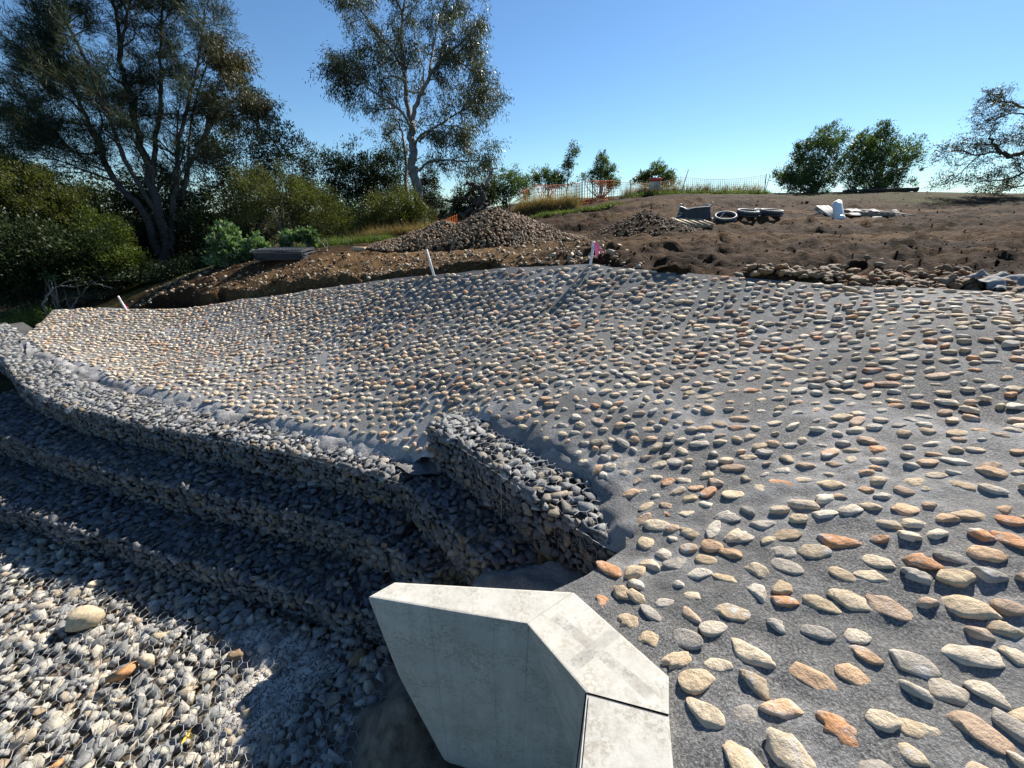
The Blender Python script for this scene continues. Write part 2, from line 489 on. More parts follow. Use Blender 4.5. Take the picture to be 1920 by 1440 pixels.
# wing gabion back line and headwall back line close the polygon
wing_back = [PZ(u, v, ZW + 0.02) for u, v in [(806, 800), (880, 774), (945, 804), (1100, 893), (1150, 940)]]
low_edge = [PD(1175, 985, 2.72), PD(1172, 1035, 2.62), PD(1100, 1068, 2.42), PD(985, 1100, 2.3)]
WALL_B2 = PZ(1076, 1110, -2.12); WALL_C2 = PZ(1254, 1267, -1.93); WALL_C3 = PZ(1254, 1339, -1.92); WALL_D2 = PZ(1263, 1440, -1.92)
def inset(p, dx, dy): return np.array([p[0] + dx, p[1] + dy, p[2]])
wall_line = [inset(PZ(990, 1104, -2.12), 0, -.03), inset(WALL_B2, -.03, -.03), inset(WALL_C2, -.04, -.02), inset(WALL_C3, -.04, 0), inset(WALL_D2, -.04, 0)]
pave_poly = [xy(p) for p in toe] + [xy(p) for p in wing_back] + [xy(p) for p in low_edge] + [xy(p) for p in wall_line]
pave_poly += [(WALL_D2[0] - 0.06, -1.2), (9.5, -1.2), (9.5, 4.6)] + [xy(p) for p in crest]

# --- gabion tier front edges
t1_px = [(-60, 615), (0, 672), (33, 716), (67, 737), (127, 764), (187, 777), (247, 788), (300, 800), (367, 813), (433, 827), (500, 838), (567, 852), (637, 870), (700, 885), (753, 900)]
t2_px = [(-120, 770), (-40, 800), (0, 813), (43, 829), (83, 846), (140, 862), (240, 890), (333, 913), (447, 941), (567, 970), (640, 992), (728, 1024)]
t3_px = [(-160, 885), (-40, 932), (0, 945), (100, 981), (173, 1001), (287, 1033), (383, 1062), (500, 1097), (600, 1128), (670, 1150), (770, 1182)]
T1 = [PZ(u, v, Z1) for u, v in t1_px]
T2 = [PZ(u, v, Z2) for u, v in t2_px]
T3 = [PZ(u, v, Z3) for u, v in t3_px]
W_F = [PZ(801, 792, ZW), PZ(857, 832, ZW), PZ(965, 900, ZW), PZ(1049, 962, ZW), PZ(1119, 1006, ZW), PZ(1160, 1034, ZW)]       # upper wing front top edge
W1_F = [PZ(753, 900, Z1), PZ(850, 1000, Z1), PZ(905, 1060, Z1), PZ(930, 1098, Z1)]     # tier 1 return
W2_F = [PZ(728, 1024, Z2), PZ(800, 1090, Z2)]

# ------------------------------------------------------------------ ground sheet
creek_poly = [xy(T1[0] + np.array([0.0, 0.9, 0]))] + [xy(p + np.array([0.0, 0.25, 0])) for p in toe] + [xy(p + np.array([0.15, 0.15, 0])) for p in wing_back] + [xy(p + np.array([0.15, 0.1, 0])) for p in low_edge] + [(1.2, 1.4), (1.2, -4), (-30, -4), (-30, T1[0][1] + 1.0)]
cut_line = [PD(250, 575, 11.2), PD(330, 560, 10.9), PD(450, 540, 10.3), PD(600, 522, 9.5), PD(700, 510, 8.9), PD(813, 501, 8.2), PD(960, 489, 7.55), PD(1090, 483, 7.0), PD(1160, 480, 6.8)]
g_ctl = [(600, 500, 10.2), (400, 515, 11.6), (300, 540, 12.0), (840, 483, 8.9), (1090, 460, 8.0), (760, 470, 11.5), (1060, 459, 11.2), (1180, 448, 11), (960, 466, 10.5),
         (1250, 495, 6.7), (1400, 505, 6.2), (1650, 515, 5.6), (1900, 525, 5.3), (1500, 465, 7.8), (1800, 455, 8), (1300, 430, 12), (1600, 405, 14), (1900, 405, 12.5),
         (1250, 388, 16), (1100, 398, 17), (1440, 364, 21), (1290, 363, 22), (1200, 367, 22), (1050, 390, 20.5), (1600, 361, 20.5), (1750, 361, 19.5), (1920, 369, 17),
         (900, 410, 20), (700, 452, 19), (640, 463, 17), (400, 485, 18), (500, 478, 15.5), (150, 560, 17), (30, 608, 13.5), (-100, 640, 13), (200, 545, 20)]
gp = [PD(*c) for c in g_ctl]
gp += [p + np.array([0.0, 0.0, -0.10]) for p in crest]
gp += [np.array(a, float) + np.array([0, 0, CZ]) for a in [(14, 30, 1.05), (0, 34, 0.7), (-14, 34, -1.6), (-34, 28, -2.6), (28, 22, 0.9), (12, 5, -0.6), (16, 10, 0.0), (10, -2, -1.4), (-20, 12, -3.6), (-24, 6, -3.9)]]
gp = np.array(gp)
g_z = tps(gp[:, :2], gp[:, 2], 0.05)
cut2 = np.array([xy(p) for p in cut_line])
wl_ = [xy(p) for p in toe[2:]] + [xy(p) for p in wing_back] + [xy(p) for p in low_edge]
wl2_ = [xy(p) for p in wall_line]
def ground_height(q, detail=True):
    q = np.asarray(q, float).reshape(-1, 2)
    x, y = q[:, 0], q[:, 1]
    r = np.hypot(x, y)
    z = g_z(q)
    far = np.where(x > -3, 0.9, -2.0) * 1.0 + CZ
    far = CZ - 0.55 + 1.45 * sstep(-10, 8, x)
    z = z + (far - z) * sstep(30, 48, r)
    # excavated step behind the paving
    d = dist_line(q, cut2)
    k = np.clip(((x - cut2[0, 0]) / (cut2[-1, 0] - cut2[0, 0])), 0, 1)
    yl = np.interp(x, cut2[:, 0], cut2[:, 1]) + 0.55 * fbm(x, y, 0.7, 4, 5)
    amt = sstep(-0.2, 0.25, (x - cut2[0, 0]) / 4.0) * (1 - sstep(cut2[-1, 0] - 0.9, cut2[-1, 0] + 0.3, x))
    low = -0.46 * (1 - sstep(-0.02, 0.12, y - yl)) * amt
    z = z + np.where(d < 3.0, low, 0)
    if detail:
        near = 1 - sstep(14, 34, r)
        hill = sstep(-1.0, 2.5, x) * sstep(5.0, 6.5, y + 0.25 * x)
        n = fbm(x * 0.55, y, 1.3, 5, 11, 0.55)
        z = z + 0.05 * near * (1 - hill) * fbm(x, y, 0.22, 3, 203) + (0.09 + 0.06 * hill) * n * near + 0.10 * hill * near * fbm(x * 0.14, y, 0.55, 3, 501) + (0.05 + 0.09 * hill) * near * fbm(x * 0.8, y, 0.24, 3, 3)
        cl = np.maximum(fbm(x * 0.6, y, 0.36, 3, 31), 0) * 0.2 * hill * near
        z = z + cl
    # below the creek bed and the paving
    ins = inside(q, creek_poly)
    z = np.where(ins, np.minimum(z, CZ + ZF - 0.35), z)
    hide = np.minimum(dist_line(q, wl_), dist_line(q, wl2_))
    z = np.where(hide < 0.55, np.minimum(z, CZ + ZF - 0.35), z)
    inp = inside(q, pave_poly)
    dp = dist_line(q, pave_poly, True)
    z = np.where(inp & (dp > 0.05), np.minimum(z, pave_z(q) - 0.25), z)
    return z
NA, NR = 820, 330
ang = np.radians(np.linspace(-100, 100, NA))
rad = np.concatenate([np.geomspace(3.2, 60, NR - 40), np.geomspace(66, 4500, 40)])
A, R = np.meshgrid(ang, rad, indexing='ij')
q = np.stack([(R * np.sin(A)).ravel(), (R * np.cos(A)).ravel()], 1)
gz = ground_height(q)
gv = np.column_stack([q, gz])
i = np.arange(NA - 1)[:, None] * NR + np.arange(NR - 1)[None, :]
gf = np.stack([i, i + NR, i + NR + 1, i + 1], -1).reshape(-1, 4)[:, ::-1]
gm = make_mesh('ground', gv, np.ascontiguousarray(gf), M_DIRT, True)
# tan clay along the bench, grass on the bank and the crest
u_, v_, d_ = project(gv)
rr = np.hypot(q[:, 0], q[:, 1])
tanv = (1 - sstep(-0.5, 2.2, q[:, 0])) * (1 - sstep(12.5, 15, rr)) * (0.75 + 0.5 * fbm(q[:, 0], q[:, 1], 0.8, 3, 44))
road = np.exp(-(((q[:, 1] - (8.6 + 0.1 * q[:, 0])) / 0.7) ** 2)) * sstep(-2, 1, q[:, 0]) * (1 - sstep(3, 6, q[:, 0]))
dry = 0.38 * sstep(0.05, 0.4, fbm(q[:, 0] * 0.16, q[:, 1], 0.8, 4, 301)) * sstep(-1, 2, q[:, 0]) * (1 - sstep(22, 26, rr))
tanv = np.clip(np.maximum(tanv, np.maximum(0.45 * road, dry)), 0, 1)
grs = np.clip(sstep(14.5, 17, rr) * (1 - sstep(-4, -1.5, q[:, 0])) + sstep(24, 26, rr) + sstep(13, 15, rr) * (1 - sstep(-13, -9, q[:, 0])), 0, 1)
grs *= np.clip(0.6 + 1.2 * fbm(q[:, 0], q[:, 1], 1.5, 4, 71), 0, 1)
for nm, arr in (('tan', tanv * (1 - grs)), ('grassy', grs)):
    at = gm.attributes.new(nm, 'FLOAT', 'POINT'); at.data.foreach_set('value', arr.astype(np.float32))
ground = tag(link('ground', gm), kind='structure')

# ------------------------------------------------------------------ stone shapes
def ico(sub):
    bm = bmesh.new(); bmesh.ops.create_icosphere(bm, subdivisions=sub, radius=1.0)
    v = np.array([x.co[:] for x in bm.verts]); f = np.array([[w.index for w in p.verts] for p in bm.faces])
    bm.free(); return v, f
ICO = {2: ico(2), 3: ico(3)}
def cobble_shape(sub, seed, flat=False):
    v, f = ICO[sub]; rg = np.random.default_rng(seed)
    v = v.copy()
    ph = rg.random((5, 3)) * 6.28; k = rg.normal(size=(5, 3)) * np.array([1.3, 1.3, 1.3]); am = np.array([0.17, 0.12, 0.09, 0.05, 0.03])
    s = np.ones(len(v))
    for a in range(5):
        s += am[a] * np.sin((v * (k[a] * (1 + 0.8 * a))).sum(1) + ph[a, 0])
    v = v * s[:, None]
    tp = rg.uniform(-0.32, 0.32)
    v[:, 1] *= 1 + tp * v[:, 0]; v[:, 2] *= 1 - 0.5 * tp * v[:, 0]
    # one or two planed facets
    for _ in range(rg.integers(2, 6)):
        n = rg.normal(size=3); n[2] = abs(n[2]) * 0.7; n /= np.linalg.norm(n); dcut = rg.uniform(0.62, 0.85)
        e = v @ n - dcut; v -= np.where(e > 0, e * 0.92, 0)[:, None] * n
    if flat: v[:, 2] = np.tanh(1.9 * v[:, 2]) + 0.12 * v[:, 2]
    v /= np.abs(v).max(0)
    return v, f
COB_HI = [cobble_shape(3, 100 + k, True) for k in range(24)]
COB_LO = [cobble_shape(2, 100 + k) for k in range(24)]
COB_FLAT = [cobble_shape(2, 100 + k, True) for k in range(24)]
COB_MESH = [make_mesh('stone', v, f, M_COBBLE, True) for v, f in COB_HI]
COB_LOOSE_MESH = [make_mesh('loose_stone', v, f, M_COBBLE_LOOSE, True) for v, f in COB_LO]
def angular_shape(seed, npt=13):
    rg = np.random.default_rng(seed)
    bm = bmesh.new()
    p = rg.uniform(-1, 1, (npt, 3)); p /= np.maximum(np.abs(p).max(1)[:, None], 1e-3); p *= rg.uniform(0.72, 1.0, (npt, 1))
    vs = [bm.verts.new(x) for x in p]
    r = bmesh.ops.convex_hull(bm, input=vs)
    bmesh.ops.delete(bm, geom=[g for g in r['geom_interior'] if isinstance(g, bmesh.types.BMVert)], context='VERTS')
    bmesh.ops.triangulate(bm, faces=bm.faces)
    bm.verts.index_update()
    v = np.array([x.co[:] for x in bm.verts]); f = np.array([[w.index for w in q_.verts] for q_ in bm.faces])
    bm.free()
    c = (v.max(0) + v.min(0)) / 2; v = (v - c) / ((v.max(0) - v.min(0)) / 2)
    return v, f
ANG = [angular_shape(40 + k, 8 + k % 4) for k in range(30)]
SLATE_MESH = [make_mesh('rock', v, f, M_SLATE) for v, f in ANG]
BED_MESH = [make_mesh('bed_rock', v, f, M_BEDROCK) for v, f in ANG]

def place_pieces(parent, origin, P_, Rm, S_, shapes, meshes, name, mat, limit, minpx, stuff_name, lo_shapes=None, smooth=False):
    """pieces that show largest become objects (parts), the others one joined part"""
    P_ = np.asarray(P_); S_ = np.asarray(S_)
    u, v, d = project(P_)
    size = np.where((d > 0.2) & (u > -60) & (u < 1980) & (v > -40) & (v < 1500), FPX * S_[:, :2].max(1) * 2 / np.maximum(d, 0.2), 0)
    order = np.argsort(-size)
    sel = [k for k in order[:limit] if size[k] >= minpx]
    ss = set(sel)
    for k in sel:
        j = k % len(meshes)
        o = link(name, meshes[j], parent)
        M = Matrix.Identity(4)
        a = Rm[k] * S_[k][None, :]
        for r_ in range(3):
            for c_ in range(3): M[r_][c_] = a[r_, c_]
            M[r_][3] = P_[k][r_] - origin[r_]
        o.matrix_local = M
    rest = [k for k in range(len(P_)) if k not in ss]
    if rest:
        sh = lo_shapes or shapes
        b = Buf()
        for k in rest:
            vv, ff = sh[k % len(sh)]
            b.add((vv * S_[k]) @ Rm[k].T + P_[k] - origin, ff)
        o = link(stuff_name, b.mesh(stuff_name, mat, smooth), parent)
        o['kind'] = 'stuff'
    return len(sel), len(rest)

# ------------------------------------------------------------------ river stones set in the mortar
ca, sa = math.cos(-0.12), math.sin(-0.12)
P_, R_, S_ = [], [], []
rowstep, colstep = 0.116, 0.136
rows = np.arange(-3, 14, rowstep)
for ri, yy in enumerate(rows):
    for xx in np.arange(-15, 11, colstep):
        x0 = xx + (ri % 2) * colstep * 0.5 + random.gauss(0, 0.02) + 0.03 * math.sin(yy * 3)
        y0 = yy + random.gauss(0, 0.020) + 0.05 * math.sin(xx * 0.9) 
        w_ = 1 + 0.22 * math.exp(-(x0 * x0 + y0 * y0) / 2.9)
        x0 *= w_; y0 *= w_
        P_.append((ca * x0 - sa * y0, sa * x0 + ca * y0))
P_ = np.array(P_)
ok = inside(P_, pave_poly)
P_ = P_[ok]
dall = dist_line(P_, [xy(p) for p in toe])
dwing = dist_line(P_, [xy(p) for p in wing_back] + [xy(p) for p in low_edge[:2]])
dedge = dist_line(P_, [xy(p) for p in crest])
dwall = dist_line(P_, [xy(p) for p in low_edge[2:]] + [xy(p) for p in wall_line])
wv = 0.05 * np.sin(P_[:, 0] * 2.1)
ok = (dall > 0.10 + wv) & (dwing > 0.05) & (dedge > 0.03) & (dwall > 0.11)
P_ = P_[ok]
P_ = P_[RNG.random(len(P_)) > 0.03]
n = len(P_)
eps = 0.05
zc = pave_z(P_); zx = (pave_z(P_ + [eps, 0]) - zc) / eps; zy = (pave_z(P_ + [0, eps]) - zc) / eps
S_ = np.zeros((n, 3)); Rm = []; SPIN = []
for k in range(n):
    L = random.choice([0.038, 0.045, 0.05, 0.054, 0.058, 0.062, 0.068, 0.082]) * random.uniform(0.92, 1.08)
    W = min(L * random.uniform(0.48, 0.8), 0.046)
    Hh = random.uniform(0.014, 0.024)
    nf = 1.0 + 0.45 * float(1 - sstep(1.3, 3.2, np.hypot(P_[k, 0], P_[k, 1])))
    S_[k] = (min(L * nf, 0.098), min(W * nf, 0.062), Hh * (0.75 + 0.25 * nf))
    nrm = np.array([-zx[k], -zy[k], 1.0])
    nrm /= np.linalg.norm(nrm)
    nrm = nrm + RNG.normal(size=3) * 0.09
    spin = -0.2 - 0.42 * (nf - 1) / 0.45 + random.gauss(0, 0.36)
    SPIN.append(spin); Rm.append(frame_from_normal(nrm, spin))
keep = np.ones(n, bool)
from mathutils import kdtree
kd = kdtree.KDTree(n)
for k in range(n): kd.insert((P_[k, 0], P_[k, 1], 0), k)
kd.balance()
for k in range(n):
    if not keep[k]: continue
    for (_, j, dd_) in kd.find_range((P_[k, 0], P_[k, 1], 0), 0.2):
        if j != k and keep[j] and dd_ < 0.35 * (S_[k, 0] + S_[k, 1] + S_[j, 0] + S_[j, 1]):
            keep[j if S_[j, 0] < S_[k, 0] else k] = False
ki = np.where(keep)[0]
P_ = P_[ki]; S_ = S_[ki]; Rm = [Rm[k] for k in ki]; SPIN = [SPIN[k] for k in ki]; zc = zc[ki]; n = len(ki)
lift = RNG.uniform(-0.004, 0.007, n) + 0.003
P3 = np.column_stack([P_, zc + lift])
# ------------------------------------------------------------------ paving slab (mortar)
def resample(poly, step):
    out = []
    for a, b in zip(poly, poly[1:] + poly[:1]):
        a = np.array(a); b = np.array(b); n = max(1, int(np.hypot(*(b - a)) / step))
        out += [tuple(a + (b - a) * k / n) for k in range(n)]
    return out
bd = resample(pave_poly, 0.12)
xs = np.arange(-13, 9.6, 0.075); ys = np.arange(-1.2, 12, 0.075)
gx, gy = np.meshgrid(xs, ys)
cand = np.stack([gx.ravel(), gy.ravel()], 1)
cand += (RNG.random(cand.shape) - 0.5) * 0.03
m_ = inside(cand, pave_poly) & (dist_line(cand, pave_poly, True) > 0.05)
m_ &= (np.hypot(cand[:, 0], cand[:, 1]) < 6.0) | (RNG.random(len(cand)) < 0.4)
m_ &= np.hypot(cand[:, 0], cand[:, 1]) > 3.3
cand = cand[m_]
gx, gy = np.meshgrid(np.arange(0.2, 3.4, 0.026), np.arange(0.2, 3.4, 0.026))
c2 = np.stack([gx.ravel(), gy.ravel()], 1) + (RNG.random((gx.size, 2)) - 0.5) * 0.012
r2_ = np.hypot(c2[:, 0], c2[:, 1])
c2 = c2[(r2_ <= 3.3) & (r2_ > 0.6) & inside(c2, pave_poly) & (dist_line(c2, pave_poly, True) > 0.03)]
cand = np.concatenate([cand, c2])
allp = [Vector(p) for p in bd] + [Vector(p) for p in cand]
nb = len(bd)
rv, re_, rf, *_ = geometry.delaunay_2d_cdt(allp, [(k, (k + 1) % nb) for k in range(nb)], [], 1, 1e-4)
pv = np.array([(p.x, p.y) for p in rv])
pz = pave_z(pv) + 0.022 * fbm(pv[:, 0], pv[:, 1], 0.35, 3, 9) + 0.012 * fbm(pv[:, 0], pv[:, 1], 0.1, 2, 19)
# cement drawn up and smeared round each stone
from mathutils import kdtree
kd = kdtree.KDTree(len(P3))
for k in range(len(P3)): kd.insert((P3[k, 0], P3[k, 1], 0), k)
kd.balance()
halo = np.zeros(len(pv))
for a_ in range(len(pv)):
    x0, y0 = pv[a_]
    if x0 * x0 + y0 * y0 > 16: continue
    for (_, k, dd_) in kd.find_n((x0, y0, 0), 3):
        cs_, sn_ = math.cos(SPIN[k]), math.sin(SPIN[k]); dx, dy = x0 - P3[k, 0], y0 - P3[k, 1]
        e_ = math.hypot((cs_ * dx + sn_ * dy) / S_[k, 0], (-sn_ * dx + cs_ * dy) / S_[k, 1])
        de = (e_ - 1) * S_[k, 1]
        halo[a_] = max(halo[a_], math.exp(-max(de, 0) ** 2 / 0.022 ** 2))
pz = pz + 0.010 * halo
pz = pz - 0.09 * (1 - sstep(0.0, 0.14, dist_line(pv, [xy(p) for p in toe]))) - 0.03 * (1 - sstep(0.0, 0.10, dist_line(pv, [xy(p) for p in wing_back])))
pm = make_mesh('paved_slope', np.column_stack([pv, pz]), np.array([f for f in rf if len(f) == 3]), M_MORTAR, True)
pm.update()
dw = dist_line(pv, [xy(p) for p in wing_back] + [xy(p) for p in low_edge] + [xy(p) for p in wall_line[:2]])
dt = dist_line(pv, [xy(p) for p in toe])
hn = np.clip(0.15 + 1.4 * fbm(pv[:, 0], pv[:, 1], 0.45, 3, 101), 0, 1)
sm = np.clip(0.9 * halo * hn + 0.6 * np.exp(-(dw / 0.3) ** 2) * (0.3 + 1.5 * fbm(pv[:, 0], pv[:, 1], 0.5, 3, 51)) + 0.85 * np.exp(-(dt / 0.30) ** 2) + 0.55 * sstep(0.1, 0.5, fbm(pv[:, 0], pv[:, 1], 1.1, 4, 61)), 0, 1)
at = pm.attributes.new('smear', 'FLOAT', 'POINT'); at.data.foreach_set('value', sm.astype(np.float32))
paving = tag(link('paved_slope', pm), 'grey mortar slope studded with rows of river stones', None, kind='structure')
paving['label'] = 'grey mortar slope studded with rows of river stones'

cnt = place_pieces(paving, np.zeros(3), P3, Rm, S_, COB_HI, COB_MESH, 'stone', M_COBBLE, 300, 10, 'stone_field', COB_FLAT, True)
print('paving stones', cnt)

# ================================================================== GABIONS
def polyline_len(L): return sum(np.linalg.norm(b[:2] - a[:2]) for a, b in zip(L[:-1], L[1:]))
def split_polyline(L, step):
    """cut a 3-D polyline into pieces of about step metres"""
    L = [np.asarray(p, float) for p in L]
    s = np.concatenate([[0], np.cumsum([np.linalg.norm(b - a) for a, b in zip(L[:-1], L[1:])])])
    n = max(1, int(round(s[-1] / step)))
    arr = np.array(L)
    def at(t): return np.array([np.interp(t, s, arr[:, c]) for c in range(3)])
    out = []
    for k in range(n):
        a, b = s[-1] * k / n, s[-1] * (k + 1) / n
        out.append([at(a), at((a + b) / 2), at(b)])
    return out

def hex_net(buf, origin, ex, ey, w, h, rad, cell=0.085, lift=None, rows_jit=0.004, n=3, seed=0):
    """hexagonal wire netting over the parallelogram origin + s*ex + t*ey (s in 0..w, t in 0..h)"""
    rg = np.random.default_rng(seed)
    a = cell; bh = cell * 0.62                   # cell width, straight twist length
    rowh = bh + cell * 0.42
    nz = np.cross(ex, ey)
    def pt(s, t):
        s = min(max(s, 0), w); t = min(max(t, 0), h)
        p = origin + ex * s + ey * t
        L_ = lift(p) if lift else 0.0
        return p + nz * L_ + rg.normal(size=3) * rows_jit
    nr = int(h / rowh) + 1; nc = int(w / a) + 1
    for r in range(nr):
        for c in range(nc):
            off = 0.5 * a if r % 2 else 0
            s = c * a + off; t = r * rowh
            if s > w or t > h: continue
            v0 = pt(s, t); v1 = pt(s, t + bh)
            v2 = pt(s + a / 2, t + rowh); v3 = pt(s - a / 2, t + rowh)
            for x, y_, rr in ((v0, v1, rad * 1.35), (v1, v2, rad), (v1, v3, rad)):
                if np.linalg.norm(x - y_) > 0.01: buf.tube([x, y_], rr, n, False)

DUSTY_LIT_MESH = [make_mesh('rock', v, f, M_DUSTY_LIT) for v, f in ANG]
def unit_(v): return v / np.linalg.norm(v)
GCOUNT = [0]
def gabion_basket(seg, back, height, tread, label, group, minpx=15.5, side=None, drop_end=0.0, tilt=0.0, top_from=0.0, front=True, wire=True, dusty=False):
    """seg: three points on the front top edge; back: unit vector into the bank"""
    a, mid, b = seg
    GCOUNT[0] += 1
    sd = GCOUNT[0] * 13
    origin = np.array([mid[0], mid[1], mid[2] - height])
    root = thing('gabion_basket', label, 'gabion', origin, group)
    rg = np.random.default_rng(sd)
    back = np.array([back[0], back[1], 0.0]); back /= np.linalg.norm(back)
    ex = b - a; w = np.linalg.norm(ex); ex = ex / w
    out_ = -back
    # core
    c = Buf()
    ins_ = 0.045
    fr = [a + back * ins_ + ex * 0.01, mid + back * ins_, b + back * ins_ - ex * 0.01]
    bk = [p + back * (tread + 0.25) for p in fr]
    v = []
    for p in fr + bk: v.append(p - [0, 0, ins_] - origin)
    for p in fr + bk: v.append(p - [0, 0, height + 0.05] - origin)
    f = [[0, 1, 4, 3], [1, 2, 5, 4], [0, 6, 7, 1], [1, 7, 8, 2], [3, 4, 10, 9], [4, 5, 11, 10], [0, 3, 9, 6], [2, 8, 11, 5], [6, 9, 10, 7], [7, 10, 11, 8]]
    c.add(np.array(v), np.array(f))
    link('core', c.mesh('core', M_CORE), root)
    P_, R_, S_ = [], [], []
    def edge(t):
        p = a + (mid - a) * (2 * t) if t < 0.5 else mid + (b - mid) * (2 * t - 1)
        x_ = np.array([p[0] * 1.7 + 31.0]); y_ = np.array([p[1] * 1.7])
        return p + np.array([0, 0, 0.045 * float(fbm(x_, y_, 0.8, 2, 401)[0]) - 0.012]) + out_ * 0.06 * float(fbm(x_, y_, 0.7, 2, 402)[0])
    if front:
        nr = max(2, int(round(height / 0.068))); nc = max(2, int(round(w / 0.084)))
        for r in range(nr):
            for k in range(nc):
                t = min(max((k + 0.5 + (0.5 if r % 2 else 0) * 0.8 + rg.uniform(-.3, .3)) / (nc + 0.3), 0.035), 0.965)
                p = edge(t) - np.array([0, 0, (r + 0.5 + rg.uniform(-.2, .2)) * height / nr])
                q_ = rg.choice([0.75, 0.95, 1.1, 1.25]); S = q_ * np.array([rg.uniform(0.040, 0.062), rg.uniform(0.03, 0.046), rg.uniform(0.024, 0.036)])
                nrm = out_ + rg.normal(size=3) * 0.22
                R = frame_from_normal(nrm, rg.normal() * 0.45)
                # keep the long side level
                xh = np.cross([0, 0, 1.0], nrm / np.linalg.norm(nrm)); xh /= np.linalg.norm(xh)
                R0 = np.stack([xh, np.cross(nrm / np.linalg.norm(nrm), xh), nrm / np.linalg.norm(nrm)], 1)
                R = R0 @ rotz(rg.normal() * 0.45)
                P_.append(p + back * (0.022 + 0.022 * math.exp(-r / 0.7) - 0.03 * math.sin(math.pi * (r + 0.5) / nr) * math.sin(math.pi * t) + rg.uniform(-0.012, 0.012))); R_.append(R); S_.append(S)
    nfront = len(P_)
    nr = max(1, int(round((tread - top_from) / 0.074))); nc = max(2, int(round(w / 0.088)))
    for r in range(nr):
        for k in range(nc):
            t = min(max((k + 0.5 + (0.4 if r % 2 else 0) + rg.uniform(-.3, .3)) / (nc + 0.3), 0.02), 0.98)
            p = edge(t) + back * (top_from + (r + 0.5 + rg.uniform(-.25, .25)) * (tread - top_from) / nr)
            q_ = rg.choice([0.7, 0.95, 1.1, 1.3]); S = q_ * np.array([rg.uniform(0.040, 0.064), rg.uniform(0.032, 0.048), rg.uniform(0.018, 0.032)])
            nrm = np.array([0, 0, 1.0]) + rg.normal(size=3) * 0.28
            if r == 0: nrm = nrm + out_ * 0.5
            P_.append(p + [0, 0, -0.02 - 0.018 * math.exp(-r / 0.6) + rg.uniform(-0.014, 0.016)]); R_.append(frame_from_normal(nrm, rg.uniform(0, 6.28))); S_.append(S)
    for end in (side or ''):
        e0 = a if end == 'a' else b; od = -ex if end == 'a' else ex
        for r in range(int(height / 0.07)):
            for k in range(int(tread / 0.085)):
                p = e0 + back * ((k + 0.5 + rg.uniform(-.3, .3)) * 0.085) - np.array([0, 0, (r + 0.5 + rg.uniform(-.2, .2)) * 0.07])
                nrm = unit_(od + rg.normal(size=3) * 0.25); xh = np.cross([0, 0, 1.0], nrm); xh /= np.linalg.norm(xh)
                R_.append(np.stack([xh, np.cross(nrm, xh), nrm], 1) @ rotz(rg.normal() * 0.4)); P_.append(p - od * 0.01)
                S_.append(np.array([rg.uniform(0.04, 0.062), rg.uniform(0.03, 0.046), rg.uniform(0.024, 0.036)]))
    if dusty and nfront:  # front faces take the darker rock, their shade put into the colour
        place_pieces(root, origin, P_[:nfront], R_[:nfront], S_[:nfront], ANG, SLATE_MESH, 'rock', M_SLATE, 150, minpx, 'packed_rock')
        place_pieces(root, origin, P_[nfront:], R_[nfront:], S_[nfront:], ANG, DUSTY_LIT_MESH, 'rock', M_DUSTY_LIT, 150, minpx, 'packed_rock')
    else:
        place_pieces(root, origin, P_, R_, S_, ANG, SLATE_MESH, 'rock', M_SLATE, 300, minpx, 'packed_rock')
    if wire:
        nb_ = Buf()
        wmat = M_WIRE if dusty else M_WIRE_DARK
        up = np.array([0, 0, 1.0])
        e = 0.012
        hex_net(nb_, a + out_ * e - up * height - origin, ex, up, w, height - 0.035, 0.0014, 0.09, None, 0.004, 3, sd)
        hex_net(nb_, a + up * 0.006 + back * 0.05 - origin, ex, back, w, tread - 0.05, 0.0014, 0.09, None, 0.004, 3, sd + 1)
        for pth in ([a, a - up * height], [b, b - up * height]):
            nb_.tube(np.array(pth) + out_ * e + back * 0.01 - up * 0.03 - origin, 0.003, 4, False)
        link('wire_mesh', nb_.mesh('wire_mesh', wmat), root)
    return root

def row_labels(kind, n, tmpl_first, tmpl_mid, tmpl_last): pass
def back_of(seg):
    d = seg[2] - seg[0]; n = np.array([-d[1], d[0]]); n /= np.linalg.norm(n)
    if n[1] < 0: n = -n
    return n
ORD = ['first', 'second', 'third', 'fourth', 'fifth', 'sixth', 'seventh', 'eighth', 'ninth', 'tenth', 'eleventh', 'twelfth']
def tier(line, height, tread, step, row, group, anchor, **kw):
    segs = split_polyline(line, step)[::-1]     # counted from the corner by the concrete wall outwards
    k = 0
    for s in segs:
        c = s[1]; u, v, d = project(np.array([s[0], s[1], s[2]]))
        if (u < -420).all() or (d < 0.3).any(): vis = False
        else: vis = True
        if not vis and k > 0: continue
        gabion_basket(s, back_of(s), height, tread + (0.75 if s[1][0] < -6.5 and tread > 0.7 else 0), f'{ORD[k]} gabion basket of the {row} counted from {anchor}', group, **kw)
        k += 1
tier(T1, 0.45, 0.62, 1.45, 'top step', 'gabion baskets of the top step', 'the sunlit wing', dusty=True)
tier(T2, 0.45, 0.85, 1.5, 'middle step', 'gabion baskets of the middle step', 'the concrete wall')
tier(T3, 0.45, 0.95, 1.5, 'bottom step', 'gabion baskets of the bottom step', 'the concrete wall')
def rightish(seg):
    d = seg[2] - seg[0]; n = np.array([-d[1], d[0]]); n /= np.linalg.norm(n)
    if n[0] < 0: n = -n
    return n
sg = split_polyline(W_F, 1.2)
for k, s in enumerate(sg):
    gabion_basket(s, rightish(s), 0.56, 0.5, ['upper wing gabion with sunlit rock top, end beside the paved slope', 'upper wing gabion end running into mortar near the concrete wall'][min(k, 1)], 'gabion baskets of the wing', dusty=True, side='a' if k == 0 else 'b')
sg = split_polyline(W1_F, 1.2)
